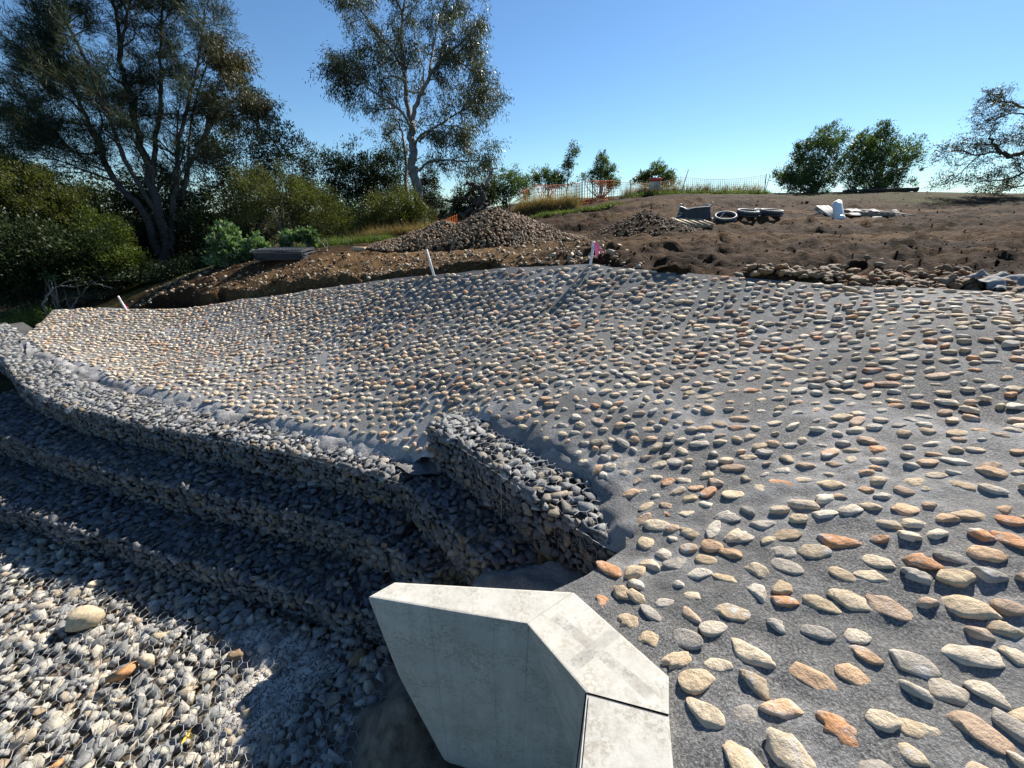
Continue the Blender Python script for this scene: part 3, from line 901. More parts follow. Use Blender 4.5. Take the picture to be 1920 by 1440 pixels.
for k, s in enumerate(sg):
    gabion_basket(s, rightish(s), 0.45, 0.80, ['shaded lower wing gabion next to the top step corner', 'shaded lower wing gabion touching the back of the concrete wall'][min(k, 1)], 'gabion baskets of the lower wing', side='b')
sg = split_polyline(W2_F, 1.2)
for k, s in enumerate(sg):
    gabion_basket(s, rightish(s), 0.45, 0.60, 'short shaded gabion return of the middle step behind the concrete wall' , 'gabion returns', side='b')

# ------------------------------------------------------------------ mortar aprons lying on the gabion tops (one skim per place)
def skim(name, label, outline, zf, seed, dive=None, dw=0.16, dd=0.11):
    poly = [xy(p) for p in outline]
    bd = resample(poly, 0.06); nb = len(bd)
    lo = np.min(poly, 0); hi = np.max(poly, 0)
    gx, gy = np.meshgrid(np.arange(lo[0], hi[0], 0.05), np.arange(lo[1], hi[1], 0.05))
    c = np.stack([gx.ravel(), gy.ravel()], 1)
    c = c[inside(c, poly) & (dist_line(c, poly, True) > 0.03)]
    rv, _, rf, *_r = geometry.delaunay_2d_cdt([Vector(p) for p in bd] + [Vector(p) for p in c], [(k, (k + 1) % nb) for k in range(nb)], [], 1, 1e-5)
    pv = np.array([(p.x, p.y) for p in rv])
    z = zf(pv) + 0.05 * fbm(pv[:, 0], pv[:, 1], 0.3, 4, seed) + 0.03 * fbm(pv[:, 0], pv[:, 1], 0.08, 2, seed + 1)
    if dive is not None: z = z - dd * (1 - sstep(0.0, dw, dist_line(pv, [xy(p) for p in dive]) + 0.14 * fbm(pv[:, 0], pv[:, 1], 0.3, 3, seed + 7)))
    me = make_mesh(name, np.column_stack([pv, z]), np.array([f for f in rf if len(f) == 3]), M_MORTAR, True)
    at = me.attributes.new('smear', 'FLOAT', 'POINT')
    at.data.foreach_set('value', np.clip((0.62 if seed == 5 else 0.3) + 0.9 * fbm(pv[:, 0], pv[:, 1], 0.4, 3, seed + 3), 0, 1).astype(np.float32))
    o = link(name, me); tag(o, label, None, None, 'structure'); return o
# strip of mortar along the toe of the paving, spilling over the top step
toe_out = [PZ(u, v, Z1) for u, v in [(50, 668), (110, 690), (180, 716), (240, 735), (300, 757), (400, 790), (460, 800), (540, 818), (600, 842), (690, 862), (770, 878), (790, 868)]]
toe_in = [p + np.array([0.05, 0.12, 0]) for p in toe]
toe_arr = np.array([xy(p) for p in toe])
def toe_z(pv):
    pz = pave_z(pv)
    d = dist_line(pv, toe_arr)
    ins_ = inside(pv, pave_poly)
    return np.where(ins_, pz + 0.0 - 0.03 * sstep(0.03, 0.1, d), CZ + Z1 + 0.05)
skim('mortar_apron', 'smooth pale mortar strip between paved stones and the top step', toe_out + toe_in[::-1], toe_z, 5, toe_out, 0.24)

# mortar ramp on the lower wing next to the concrete wall, and over the end of the upper wing
up_e = []
for p in (low_edge[1], low_edge[2], low_edge[3]):
    q_ = np.array([p[0] + 0.06, p[1] - 0.03]); up_e.append(np.array([q_[0], q_[1], float(pave_z(q_[None])[0]) - 0.03]))
ramp_out = up_e + [np.array([0.02, 1.62, CZ + Z1 + 0.1]), np.array([-0.2, 1.75, CZ + Z1 + 0.04]), PZ(880, 1094, Z1 + 0.03), PZ(905, 1064, Z1 + 0.03), PZ(1000, 1046, Z1 + 0.03), PZ(1085, 1056, Z1 + 0.05), np.array([up_e[0][0] - 0.06, up_e[0][1] + 0.1, CZ + Z1 + 0.2])]
ra = np.array(ramp_out)
ramp_t = tps(ra[:, :2], ra[:, 2], 0.02)
skim('mortar_ramp', 'shaded mortar ramp between lower wing gabion and concrete wall', ramp_out, ramp_t, 15, ramp_out[5:8], 0.12, 0.06)
w_out = [PZ(1168, 1040, ZW), PZ(1124, 1006, ZW), PZ(1120, 955, ZW), PZ(1090, 910, ZW), PZ(1030, 868, ZW), PZ(960, 826, ZW), PZ(895, 792, ZW), PZ(890, 780, ZW), PZ(945, 800, ZW), PZ(1030, 849, ZW), PZ(1108, 897, ZW), PZ(1160, 940, ZW), PZ(1188, 985, ZW), PZ(1192, 1018, ZW)]
def wz(pv):
    return np.maximum(pave_z(pv) + 0.008, CZ + ZW + 0.03)
skim('mortar_fillet', 'rough mortar filling behind and over the upper wing gabion', w_out, wz, 25, w_out[:8], 0.14)

c_out = [PZ(742, 872, Z1), PZ(785, 842, Z1), PZ(850, 838, Z1), PZ(862, 872, Z1), PZ(820, 892, Z1), PZ(772, 896, Z1)]
skim('mortar_corner', 'mortar dab in the corner where wing and top step meet', c_out, lambda pv: np.full(len(pv), CZ + Z1 + 0.012), 35)

# ------------------------------------------------------------------ creek bed: flat rock mattress
bed_edge = [xy(p + np.array([0, -0.02, 0])) for p in T3]
WX = -0.75
bed_poly = bed_edge + [(WX, 1.9), (-1.05, 1.3), (-1.7, 0.4), (-1.9, -1.2), (-13, -1.2), (-15, 6.5)]
bp = np.array(bed_poly)
bed_root = thing('rock_mattress', 'flat sunlit bed of pale rocks under hexagonal wire mesh', 'rock mattress', (-3, 2, CZ + ZF - 0.05))
bo = np.array([-3, 2, CZ + ZF - 0.05])
cb = Buf()
def bed_h(x, y): return CZ + ZF + 0.06 * fbm(np.asarray(x, float), np.asarray(y, float), 1.2, 3, 77)
gx, gy = np.meshgrid(np.arange(-15.5, 0.2, 0.12), np.arange(-1.5, 7, 0.12), indexing='ij')
kv = np.column_stack([gx.ravel(), gy.ravel(), bed_h(gx.ravel(), gy.ravel()) - 0.045]) - bo
nx, ny = gx.shape
ii = (np.arange(nx - 1)[:, None] * ny + np.arange(ny - 1)[None, :])
ff = np.stack([ii, ii + ny, ii + ny + 1, ii + 1], -1).reshape(-1, 4)
cen = kv[ff].mean(1)[:, :2] + bo[:2]
ff = ff[inside(cen, bed_poly)]
cb.add(kv, ff)
M_BEDSOIL = mat_plain('creek_silt', (0.12, 0.095, 0.065), 0.95, 0, 0.5, 5, 0.7, 40)
link('bedding', cb.mesh('bedding', M_BEDSOIL, True), bed_root)
P_, R_, S_ = [], [], []
for yy in np.arange(-1.2, 6.8, 0.07):
    for xx in np.arange(-14.5, 0, 0.08):
        x0 = xx + random.gauss(0, 0.025); y0 = yy + random.gauss(0, 0.022)
        P_.append((x0, y0))
P_ = np.array(P_); P_ = P_[inside(P_, bed_poly)]
uu, vv, dd = project(np.column_stack([P_, np.full(len(P_), CZ + ZF)]))
P_ = P_[(uu > -150) & (vv < 1560)]
n = len(P_)
for k in range(n):
    q_ = random.choice([0.6, 0.8, 1.0, 1.0, 1.2, 1.5]); S_.append((q_ * random.uniform(0.038, 0.058), q_ * random.uniform(0.032, 0.046), q_ * random.uniform(0.02, 0.036)))
    R_.append(frame_from_normal(np.array([0, 0, 1.0]) + RNG.normal(size=3) * 0.4, random.uniform(0, 6.28)))
P3 = np.column_stack([P_, bed_h(P_[:, 0], P_[:, 1]) + RNG.uniform(-0.03, 0.012, n)])
print('bed', place_pieces(bed_root, bo, P3, R_, np.array(S_), ANG, BED_MESH, 'rock', M_BEDROCK, 300, 17, 'packed_rock'))
nb_ = Buf()
a_ = 0.6
e1 = np.array([math.cos(a_), math.sin(a_), 0]); e2 = np.array([-math.sin(a_), math.cos(a_), 0])
cell = 0.085; bh = cell * 0.62; rowh = bh + cell * 0.42
vis_pts = {}
rg = np.random.default_rng(5)
def netpt(s, t):
    key = (round(s, 3), round(t, 3))
    if key not in vis_pts:
        p = e1 * s + e2 * t
        z = float(bed_h(p[0], p[1])) + 0.03 + 0.02 * rg.random()
        vis_pts[key] = np.array([p[0] + rg.normal() * 0.004, p[1] + rg.normal() * 0.004, z])
    return vis_pts[key]
cells = []
for r in range(-60, 140):
    for c in range(-150, 60):
        s = c * cell + (0.5 * cell if r % 2 else 0); t = r * rowh
        p = e1 * s + e2 * t
        cells.append((s, t, p[0], p[1]))
cc = np.array(cells)
keep = inside(cc[:, 2:4], bed_poly)
uu, vv, dd = project(np.column_stack([cc[:, 2:4], np.full(len(cc), CZ + ZF)]))
keep &= (uu > -80) & (vv < 1520) & (dd < 6.5)
for s, t, x, y in cc[keep]:
    v0 = netpt(s, t); v1 = netpt(s, t + bh); v2 = netpt(s + cell / 2, t + rowh); v3 = netpt(s - cell / 2, t + rowh)
    for x_, y_, r_ in ((v0, v1, 0.0024), (v1, v2, 0.0017), (v1, v3, 0.0017)):
        nb_.tube([x_ - bo, y_ - bo], r_, 3, False)
link('wire_mesh', nb_.mesh('wire_mesh', M_WIRE), bed_root)

# ------------------------------------------------------------------ concrete wing wall
wa, wb = PZ(689, 1119, -2.12), PZ(987, 1170, -2.12)
wa2, wb2 = PZ(740, 1091, -2.12), WALL_B2
wc, wc2, wc3 = PZ(1098, 1297, -1.98), WALL_C2, WALL_C3
wd, wd2 = PZ(1087, 1440, -1.97), WALL_D2
fd = (wb - wa); fd[2] = 0; fd /= np.linalg.norm(fd)
fnv = np.array([fd[1], -fd[0], 0.0]);  fnv = fnv if fnv[1] < 0 else -fnv
def on_face(u, v):
    r = ray(u, v); c = np.array([0, 0, CZ]); s = ((wa - c) @ fnv) / (r @ fnv); return c + r * s
E = on_face(873, 1150); E[2] = wa[2]; 
tE = (873 - 689) / (987 - 689); E = wa + (wb - wa) * tE
F = on_face(1074, 1414)
F2 = F + (F - E) * 0.55
G1 = on_face(744, 1260); G2 = on_face(841, 1440); G3 = G2 + (G2 - G1) * 0.5; 
zb = CZ + ZF - 0.25
G3 = G2 + (G2 - G1) * ((zb - G2[2]) / (G2[2] - G1[2]))
bot = np.array([F2[0], F2[1], zb])
bk = np.array([fd[1], -fd[0], 0.0]); bk = bk if bk[1] > 0 else -bk
verts = []
def av(p): verts.append(np.asarray(p, float)); return len(verts) - 1
iA, iB, iE, iF, iC = av(wa), av(wb), av(E), av(F), av(wc)
iA2, iB2, iC2, iC3 = av(wa2), av(wb2), av(wc2), av(wc3)
iG1, iG2, iG3, iBot = av(G1), av(G2), av(G3), av(bot)
th = 0.22
iG1b, iG2b, iG3b, iBotb = av(G1 + bk * th), av(G2 + bk * th), av(G3 + bk * th), av(bot + bk * 0.4)
Cb = av(np.array([wc[0] + 0.02, wc[1] + 0.05, zb])); 
C2b, C3b, B2b, A2b = av([wc2[0], wc2[1], zb]), av([wc3[0], wc3[1], zb]), av([wb2[0], wb2[1], zb]), av([wa2[0] + 0.3, wa2[1], zb])
faces = [[iA, iE, iB, iB2, iA2], [iB, iC, iC3, iC2, iB2], [iA, iG1, iG2, iG3, iBot, iF, iE], [iE, iF, iC, iB], [iF, iBot, Cb, iC],
         [iA, iA2, iG1b, iG1], [iG1, iG1b, iG2b, iG2], [iG2, iG2b, iG3b, iG3], [iA2, iB2, B2b, A2b], [iB2, iC2, C2b, B2b], [iC2, iC3, C3b, C2b], [iA2, A2b, iG3b, iG2b, iG1b]]
wroot = thing('wing_wall', 'cast concrete culvert wing wall with sloping corner and pale top', 'concrete wall', (wb[0], wb[1], zb))
wo = np.array([wb[0], wb[1], zb])
bm = bmesh.new()
bv = [bm.verts.new(v - wo) for v in verts]
for f in faces:
    try: bm.faces.new([bv[k] for k in f])
    except ValueError: pass
bmesh.ops.recalc_face_normals(bm, faces=bm.faces)
top_e = [e for e in bm.edges if {e.verts[0].index, e.verts[1].index} & {iA, iB, iC, iE} ] if False else []
bm.verts.index_update()
bset = [{iA, iE}, {iE, iB}, {iB, iC}, {iA, iA2}, {iA, iG1}, {iB2, iC2}, {iA2, iB2}]
be = [e for e in bm.edges if {e.verts[0].index, e.verts[1].index} in bset]
bmesh.ops.bevel(bm, geom=be, offset=0.012, segments=2, affect='EDGES', profile=0.6)
bmesh.ops.triangulate(bm, faces=bm.faces)
bmesh.ops.subdivide_edges(bm, edges=[e for e in bm.edges if e.calc_length() > 0.08], cuts=5, use_grid_fill=True)
me = bpy.data.meshes.new('wall_panel'); bm.to_mesh(me); bm.free(); me.materials.append(M_CONC)
link('wall_panel', me, wroot)
# adjoining headwall coping that runs on under the camera
hb = Buf()
t0 = [wc + np.array([0.005, -0.005, 0.004]), wc3 + np.array([0, -0.005, 0.004]), wd2 + np.array([0, 0, 0.004]), wd + np.array([0, 0, 0.004])]
back_ = np.array([0, -1.6, 0.0])
t1 = [t0[0], t0[1], t0[2], t0[2] + back_, t0[3] + back_, t0[3]]
v = [p for p in t1] + [np.array([p[0], p[1], zb]) for p in t1]
v = np.array(v) - wo
hf = [[0, 1, 2, 3, 4, 5]] + [[k, (k + 1) % 6, 6 + (k + 1) % 6, 6 + k] for k in range(6)]
bm = bmesh.new(); bv = [bm.verts.new(p) for p in v]
for f in hf: bm.faces.new([bv[k] for k in f])
bmesh.ops.recalc_face_normals(bm, faces=bm.faces)
bmesh.ops.bevel(bm, geom=[e for e in bm.edges if all(vv_.co.z > 0.5 for vv_ in e.verts)], offset=0.01, segments=2, affect='EDGES')
me = bpy.data.meshes.new('coping'); bm.to_mesh(me); bm.free(); me.materials.append(M_CONC)
link('coping', me, wroot)

# muddy apron in front of the wall
M_MUD = mat_plain('dark_mud', (0.12, 0.1, 0.075), 0.9, 0, 0.55, 9, 0.9, 35)
gx, gy = np.meshgrid(np.arange(-2.4, 0.7, 0.05), np.arange(-1.2, 2.3, 0.05), indexing='ij')
x_, y_ = gx.ravel(), gy.ravel()
mp = on_face(672, 1210)
z_ = CZ + ZF + 0.02 - 0.05 * sstep(-1.3, -2.0, x_) * 0 + 0.5 * np.exp(-(((x_ + 0.85) / 0.3) ** 2 + ((y_ - 1.75) / 0.28) ** 2)) + 0.10 * fbm(x_, y_, 0.6, 4, 88) + 0.09 * fbm(x_, y_, 0.18, 4, 89)
z_ = z_ - 0.10 * (1 - sstep(-2.2, -1.7, x_ - 0.3 * (y_ - 1)))
nx, ny = gx.shape
ii = (np.arange(nx - 1)[:, None] * ny + np.arange(ny - 1)[None, :])
ff = np.stack([ii, ii + ny, ii + ny + 1, ii + 1], -1).reshape(-1, 4)
mud_x, mud_y, mud_z = x_, y_, z_
tag(link('mud_apron', make_mesh('mud_apron', np.column_stack([x_, y_, z_]), ff, M_MUD, True)), kind='structure')

# ================================================================== VEGETATION
def gz1(x, y): return float(ground_height(np.array([[x, y]]), False)[0])
def unit(v): v = np.asarray(v, float); return v / (np.linalg.norm(v, axis=-1, keepdims=True) + 1e-9)
def leaf_quads(buf, pts, dirs, k, spread, length, width, along, rnd, droop, rg, aim=None):
    pts = np.repeat(np.asarray(pts, float), k, 0); dirs = np.repeat(np.asarray(dirs, float), k, 0); n = len(pts)
    base = pts + rg.normal(size=(n, 3)) * spread
    ax = dirs * along + rg.normal(size=(n, 3)) * rnd + np.array([0, 0, -droop])
    if aim is not None: ax = ax + np.asarray(aim)
    ax = unit(ax)
    side = unit(np.cross(ax, rg.normal(size=(n, 3))))
    L = length * rg.uniform(0.6, 1.25, (n, 1)); W = width * rg.uniform(0.7, 1.2, (n, 1))
    nrm = np.cross(ax, side)
    v = np.stack([base, base + ax * L * 0.45 + side * W * 0.5 + nrm * W * 0.12, base + ax * L, base + ax * L * 0.45 - side * W * 0.5 + nrm * W * 0.12], 1).reshape(-1, 3)
    f = np.arange(n * 4).reshape(n, 4)
    buf.add(v, f)
def wobble_path(p, d, L, n, wob, bend, rg):
    pts = [np.asarray(p, float)]; d = unit(d)
    for i in range(n):
        d = unit(d + rg.normal(size=3) * wob + np.asarray(bend) / n)
        pts.append(pts[-1] + d * L / n)
    return np.array(pts)
def smooth_path(pts, n):
    pts = np.asarray(pts, float); m = len(pts)
    t = np.linspace(0, m - 1, n); out = []
    for x in t:
        i = min(int(x), m - 2); u = x - i
        p0 = pts[max(i - 1, 0)]; p1 = pts[i]; p2 = pts[i + 1]; p3 = pts[min(i + 2, m - 1)]
        out.append(0.5 * ((2 * p1) + (-p0 + p2) * u + (2 * p0 - 5 * p1 + 4 * p2 - p3) * u * u + (-p0 + 3 * p1 - 3 * p2 + p3) * u ** 3))
    return np.array(out)

def tree(name, label, cat, limbs, depth, bark, leafmat, seed, subs=14, sublen=1.6, twigs=7, twiglen=0.5, leaves=9, leaf=(0.12, 0.025), bend=(0, 0, 0.3), droop=0.6, spread=0.07, t0=0.35, spreaddepth=1.0, along=0.5, group=None, aim=None, twig_wob=0.2, out=1.0, base_sink=0.3):
    """limbs: list of ([(u, v, dd), ...], r0, r1, weight): the first one is the trunk"""
    rg = np.random.default_rng(seed)
    wood = Buf(); lv = Buf()
    L3 = []
    for pl, r0, r1, w in limbs:
        pp = smooth_path([PD(u, v, depth + dd) for u, v, dd in pl], 5 * len(pl))
        pp[1:] += rg.normal(size=pp[1:].shape) * r0 * 0.25
        L3.append((pp, r0, r1, w))
    base = L3[0][0][0].copy()
    base[2] = gz1(base[0], base[1]) - 0.05
    L3[0][0][0] = base - [0, 0, base_sink]
    org = base
    twp, twd = [], []
    for pp, r0, r1, w in L3:
        rr = np.linspace(r0, r1, len(pp))
        wood.tube(pp - org, rr, 8, True)
        ns = int(subs * w)
        tan = unit(np.gradient(pp, axis=0))
        for k in range(ns):
            t = t0 + (1 - t0) * rg.random() ** 0.8
            if k < 2: t = 1.0
            i = min(int(t * (len(pp) - 1)), len(pp) - 1)
            perp = rg.normal(size=3); perp[1] *= spreaddepth; perp -= tan[i] * (perp @ tan[i]); perp = unit(perp)
            d = unit(tan[i] * rg.uniform(0.3, 0.9) + perp * out * rg.uniform(0.5, 1.1))
            L = sublen * rg.uniform(0.5, 1.2) * (1.15 - 0.45 * t)
            q = wobble_path(pp[i], d, L, 6, 0.22, bend, rg)
            r_s = min(rr[i] * 0.55, 0.012 + 0.028 * L)
            wood.tube(q - org, np.linspace(r_s, 0.006, len(q)), 5, False)
            for m in range(twigs):
                a = rg.uniform(0.25, 1.0); j = min(int(a * (len(q) - 1)), len(q) - 2)
                tw = wobble_path(q[j] + (q[j + 1] - q[j]) * rg.random(), unit(q[j + 1] - q[j]) * 0.6 + rg.normal(size=3) * 0.7, twiglen * rg.uniform(0.5, 1.2), 3, twig_wob, (0, 0, -droop * 0.5), rg)
                wood.tube(tw - org, np.linspace(0.007, 0.003, 4), 3, False)
                for z in (1, 2, 3): twp.append(tw[z]); twd.append(unit(tw[z] - tw[z - 1]))
    leaf_quads(lv, np.array(twp) - org, twd, leaves, spread, leaf[0], leaf[1], along, 0.55, droop, rg, aim)
    root = thing(name, label, cat, org, group)
    link('trunk', wood.mesh('trunk', bark, True), root)
    link('crown', lv.mesh('crown', leafmat), root)
    return root

DENS = 1.9
def bush(name, label, cat, blobs, depth, bark, leafmat, seed, nclump=170, leaves=34, leaf=(0.10, 0.035), clump=0.22, droop=0.1, up=0.5, group=None, stems=5, along=0.6, foot=None, shell=0.55):
    """blobs: list of (u, v, ru, rv, ddepth) ellipses in the picture, given their own depth"""
    rg = np.random.default_rng(seed)
    lv = Buf(); wood = Buf()
    cs = []
    for u, v, ru, rv, dd in blobs:
        d = depth + dd; c = PD(u, v, d); cs.append((c, ru * d / FPX, rv * d / FPX))
    u0, v0 = foot if foot else (blobs[0][0], blobs[0][1] + blobs[0][3])
    b0 = PD(u0, v0, depth); base = np.array([b0[0], b0[1], gz1(b0[0], b0[1])])
    P_, D_ = [], []
    tot = sum(a[1] * a[2] for a in cs)
    for c, rx, rz in cs:
        n = max(8, int(DENS * nclump * rx * rz / tot))
        ry = (rx + rz) * 0.5
        x = unit(rg.normal(size=(n, 3))) * (rg.random((n, 1)) ** (1 / 3.0 * shell)) 
        x *= 0.82 + 0.36 * rg.random((n, 1))
        th_ = np.arctan2(x[:, 2], x[:, 0]); ph_ = rg.random(3) * 6.28
        x = x * (0.86 + 0.16 * np.sin(3 * th_ + ph_[0]) + 0.13 * np.sin(5 * th_ + ph_[1]) + 0.10 * np.sin(9 * th_ + ph_[2]))[:, None]
        p = c + x * [rx, ry, rz]
        P_.append(p); D_.append(unit(x + [0, 0, up]))
        for k in range(stems):
            j = rg.integers(n)
            mid = (base + p[j]) / 2 + rg.normal(size=3) * 0.15 * rx
            q = smooth_path([base - [0, 0, 0.1] + rg.normal(size=3) * [0.1, 0.1, 0], mid, p[j]], 9)
            wood.tube(q - base, np.linspace(0.02 + 0.012 * rx, 0.006, 9), 5, False)
    P_ = np.concatenate(P_); D_ = np.concatenate(D_)
    P_[:, 2] = np.maximum(P_[:, 2], base[2] + 0.05)
    sz = 0.75 * clump * rg.uniform(0.5, 1.4, len(P_))
    n = len(P_)
    k = int(leaves * 1.35)
    pp = np.repeat(P_, k, 0) + unit(rg.normal(size=(n * k, 3))) * (rg.random((n * k, 1)) ** 0.45) * 1.55 * np.repeat(sz, k)[:, None]
    dd_ = unit(np.repeat(D_, k, 0) * 0.8 + (pp - np.repeat(P_, k, 0)) * 1.5)
    pp[:, 2] = np.maximum(pp[:, 2], base[2] + 0.02)
    leaf_quads(lv, pp - base, dd_, 1, 0.0, leaf[0] * 0.85, leaf[1] * 0.95, along * 1.5, 0.42, droop, rg)
    root = thing(name, label, cat, base, group)
    link('stem', wood.mesh('stem', bark, True), root)
    link('foliage', lv.mesh('foliage', leafmat), root)
    return root

M_BARK_PALE = mat_plain('pale_gum_bark', (0.185, 0.17, 0.15), 0.85, 0, 0.35, 3, 0.4, 25)
M_BARK_DARK = mat_plain('dark_bark', (0.055, 0.044, 0.034), 0.95, 0, 0.4, 5, 0.8, 30)
M_BARK_GREY = mat_plain('grey_bark', (0.2, 0.17, 0.14), 0.95, 0, 0.4, 5, 0.8, 30)
M_L_GUM = mat_leaf('gum_leaf', (0.035, 0.05, 0.022), (0.075, 0.088, 0.045), (0.15, 0.14, 0.085), 0.45, 0.25)
M_L_GUMB = mat_leaf('brown_gum_leaf', (0.04, 0.046, 0.024), (0.085, 0.08, 0.04), (0.15, 0.11, 0.06), 0.45, 0.25)
M_L_OAK = mat_leaf('sheoak_needle', (0.022, 0.034, 0.02), (0.046, 0.062, 0.034), (0.085, 0.095, 0.05), 0.55, 0.25)
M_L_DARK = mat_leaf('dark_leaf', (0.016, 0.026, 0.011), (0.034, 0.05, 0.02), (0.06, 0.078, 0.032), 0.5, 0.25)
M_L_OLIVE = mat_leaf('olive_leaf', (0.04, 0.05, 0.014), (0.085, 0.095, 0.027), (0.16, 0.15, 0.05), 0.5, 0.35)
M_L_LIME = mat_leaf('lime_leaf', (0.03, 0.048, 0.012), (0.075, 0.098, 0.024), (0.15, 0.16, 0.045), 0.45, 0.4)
M_L_BROAD = mat_leaf('broad_leaf', (0.06, 0.11, 0.045), (0.13, 0.21, 0.09), (0.30, 0.38, 0.24), 0.35, 0.3)
M_L_GREEN = mat_leaf('shrub_leaf', (0.04, 0.068, 0.022), (0.085, 0.125, 0.042), (0.14, 0.17, 0.065), 0.45, 0.35)
M_L_DRY = mat_leaf('dry_grass', (0.16, 0.10, 0.05), (0.28, 0.20, 0.10), (0.40, 0.31, 0.17), 0.7, 0.35)
M_L_GRASS = mat_leaf('green_grass', (0.05, 0.085, 0.02), (0.12, 0.165, 0.045), (0.24, 0.24, 0.09), 0.55, 0.35)

# tall pale gum
tree('gum_tree', 'tall gum tree with pale trunk standing behind the cobble heap', 'tree', [
    ([(792, 412, 0), (784, 372, 0), (777, 320, 0), (775, 275, 0), (772, 232, 0)], 0.30, 0.20, 0.0),
    ([(772, 232, 0), (763, 190, 0.2), (758, 130, 0.4), (752, 70, 0.5), (758, 0, 0.6), (770, -60, 0.6)], 0.17, 0.04, 1.3),
    ([(772, 232, 0), (782, 190, -0.3), (803, 150, -0.6), (828, 110, -1.0), (862, 85, -1.2), (890, 50, -1.3)], 0.15, 0.03, 1.2),
    ([(772, 250, 0), (760, 220, -0.6), (735, 195, -1.0), (705, 175, -1.4), (672, 150, -1.6), (645, 135, -1.6)], 0.10, 0.02, 1.1),
    ([(758, 130, 0.4), (735, 95, 0.9), (705, 60, 1.1), (670, 10, 1.3), (640, -40, 1.3)], 0.09, 0.02, 1.2),
    ([(803, 150, -0.6), (812, 90, 0.3), (825, 30, 0.6), (850, -30, 0.8)], 0.09, 0.02, 1.2),
    ([(786, 265, 0), (800, 250, 0.5), (838, 225, 0.9), (870, 205, 1.2), (905, 190, 1.4)], 0.08, 0.02, 1.0),
    ([(787, 320, 0), (800, 306, -0.5), (830, 300, -0.9), (870, 303, -1.1), (905, 300, -1.2)], 0.085, 0.02, 0.75),
    ([(777, 275, 0), (795, 248, -0.6), (830, 248, -1.2), (870, 255, -1.5)], 0.07, 0.02, 0.6),
    ([(828, 110, -1.0), (865, 120, -0.6), (895, 140, -0.4), (912, 165, -0.3)], 0.06, 0.015, 0.8),
    ([(752, 70, 0.5), (720, 120, 0.2), (690, 105, 0), (655, 130, 0)], 0.05, 0.015, 0.7)],
     23, M_BARK_PALE, M_L_GUM, 3, subs=20, sublen=2.1, twigs=11, twiglen=0.7, leaves=9, leaf=(0.20, 0.042), bend=(0, 0, 0.1), droop=0.9, spread=0.14, t0=0.25)
tree('slender_gum', 'slender grey gum stem half hidden behind the tall pale gum', 'tree', [
    ([(764, 410, 0), (762, 340, 0), (760, 280, 0), (752, 240, 0), (735, 215, 0)], 0.14, 0.03, 0.8), ([(761, 290, 0), (740, 270, 0.4), (722, 250, 0.6)], 0.05, 0.02, 0.7)],
     25, M_BARK_GREY, M_L_GUM, 5, subs=12, sublen=1.6, twigs=5, leaves=6, leaf=(0.2, 0.04), droop=0.9, spread=0.14)

# big she-oak on the creek bank
tree('sheoak_tree', 'huge dark she-oak with many bare stems leaning over the bank', 'tree', [
    ([(312, 540, 0), (305, 430, 0), (283, 330, 0), (255, 230, 0.2), (225, 110, 0.4), (205, -60, 0.6)], 0.22, 0.05, 1.5),
    ([(300, 480, 0), (268, 395, -0.3), (215, 340, -0.5), (190, 285, -0.6), (160, 215, -0.8), (115, 130, -1.0), (70, 55, -1.2)], 0.16, 0.03, 1.5),
    ([(318, 470, 0), (326, 400, 0.4), (332, 320, 0.6), (345, 220, 0.8), (372, 120, 0.9), (385, 20, 1.0)], 0.13, 0.03, 1.2),
    ([(305, 420, 0), (235, 300, -0.8), (200, 200, -1.1), (150, 90, -1.3), (90, -20, -1.5)], 0.10, 0.03, 1.3),
    ([(283, 330, 0), (300, 210, 0.6), (300, 100, 0.9), (310, -40, 1.0)], 0.10, 0.03, 1.2),
    ([(190, 285, -0.6), (140, 285, -1.0), (90, 235, -1.3), (45, 222, -1.4), (10, 245, -1.5)], 0.05, 0.012, 0.9),
    ([(215, 340, -0.5), (160, 320, -1.0), (105, 300, -1.2), (50, 295, -1.2)], 0.05, 0.012, 0.8),
    ([(225, 110, 0.4), (240, 20, 0), (270, -60, 0)], 0.06, 0.02, 1.0),
    ([(160, 215, -0.8), (120, 180, -0.6), (90, 170, -0.4)], 0.05, 0.015, 0.7)],
     16.5, M_BARK_DARK, M_L_OAK, 8, subs=20, sublen=2.0, twigs=11, twiglen=0.7, leaves=16, leaf=(0.27, 0.02), bend=(-0.2, 0, 0.5), droop=-0.15, spread=0.10, t0=0.3, along=0.9, aim=(-0.25, 0, 0.25))
tree('brown_gum', 'brownish gum crown leaning out behind the she-oak', 'tree', [
    ([(322, 540, 0), (335, 420, 0), (352, 320, 0), (385, 250, 0), (415, 205, 0), (450, 180, 0)], 0.15, 0.03, 1.1),
    ([(385, 250, 0), (395, 190, 0.3), (420, 140, 0.4), (440, 110, 0.4)], 0.06, 0.015, 1.2),
    ([(415, 215, 0), (450, 215, -0.4), (480, 210, -0.5)], 0.05, 0.015, 1.0), ([(352, 320, 0), (360, 220, 0.4), (385, 130, 0.6), (400, 100, 0.6)], 0.06, 0.015, 1.0)],
     18.5, M_BARK_GREY, M_L_GUMB, 12, subs=16, sublen=1.4, twigs=9, twiglen=0.5, leaves=11, leaf=(0.18, 0.04), droop=0.7, spread=0.12)

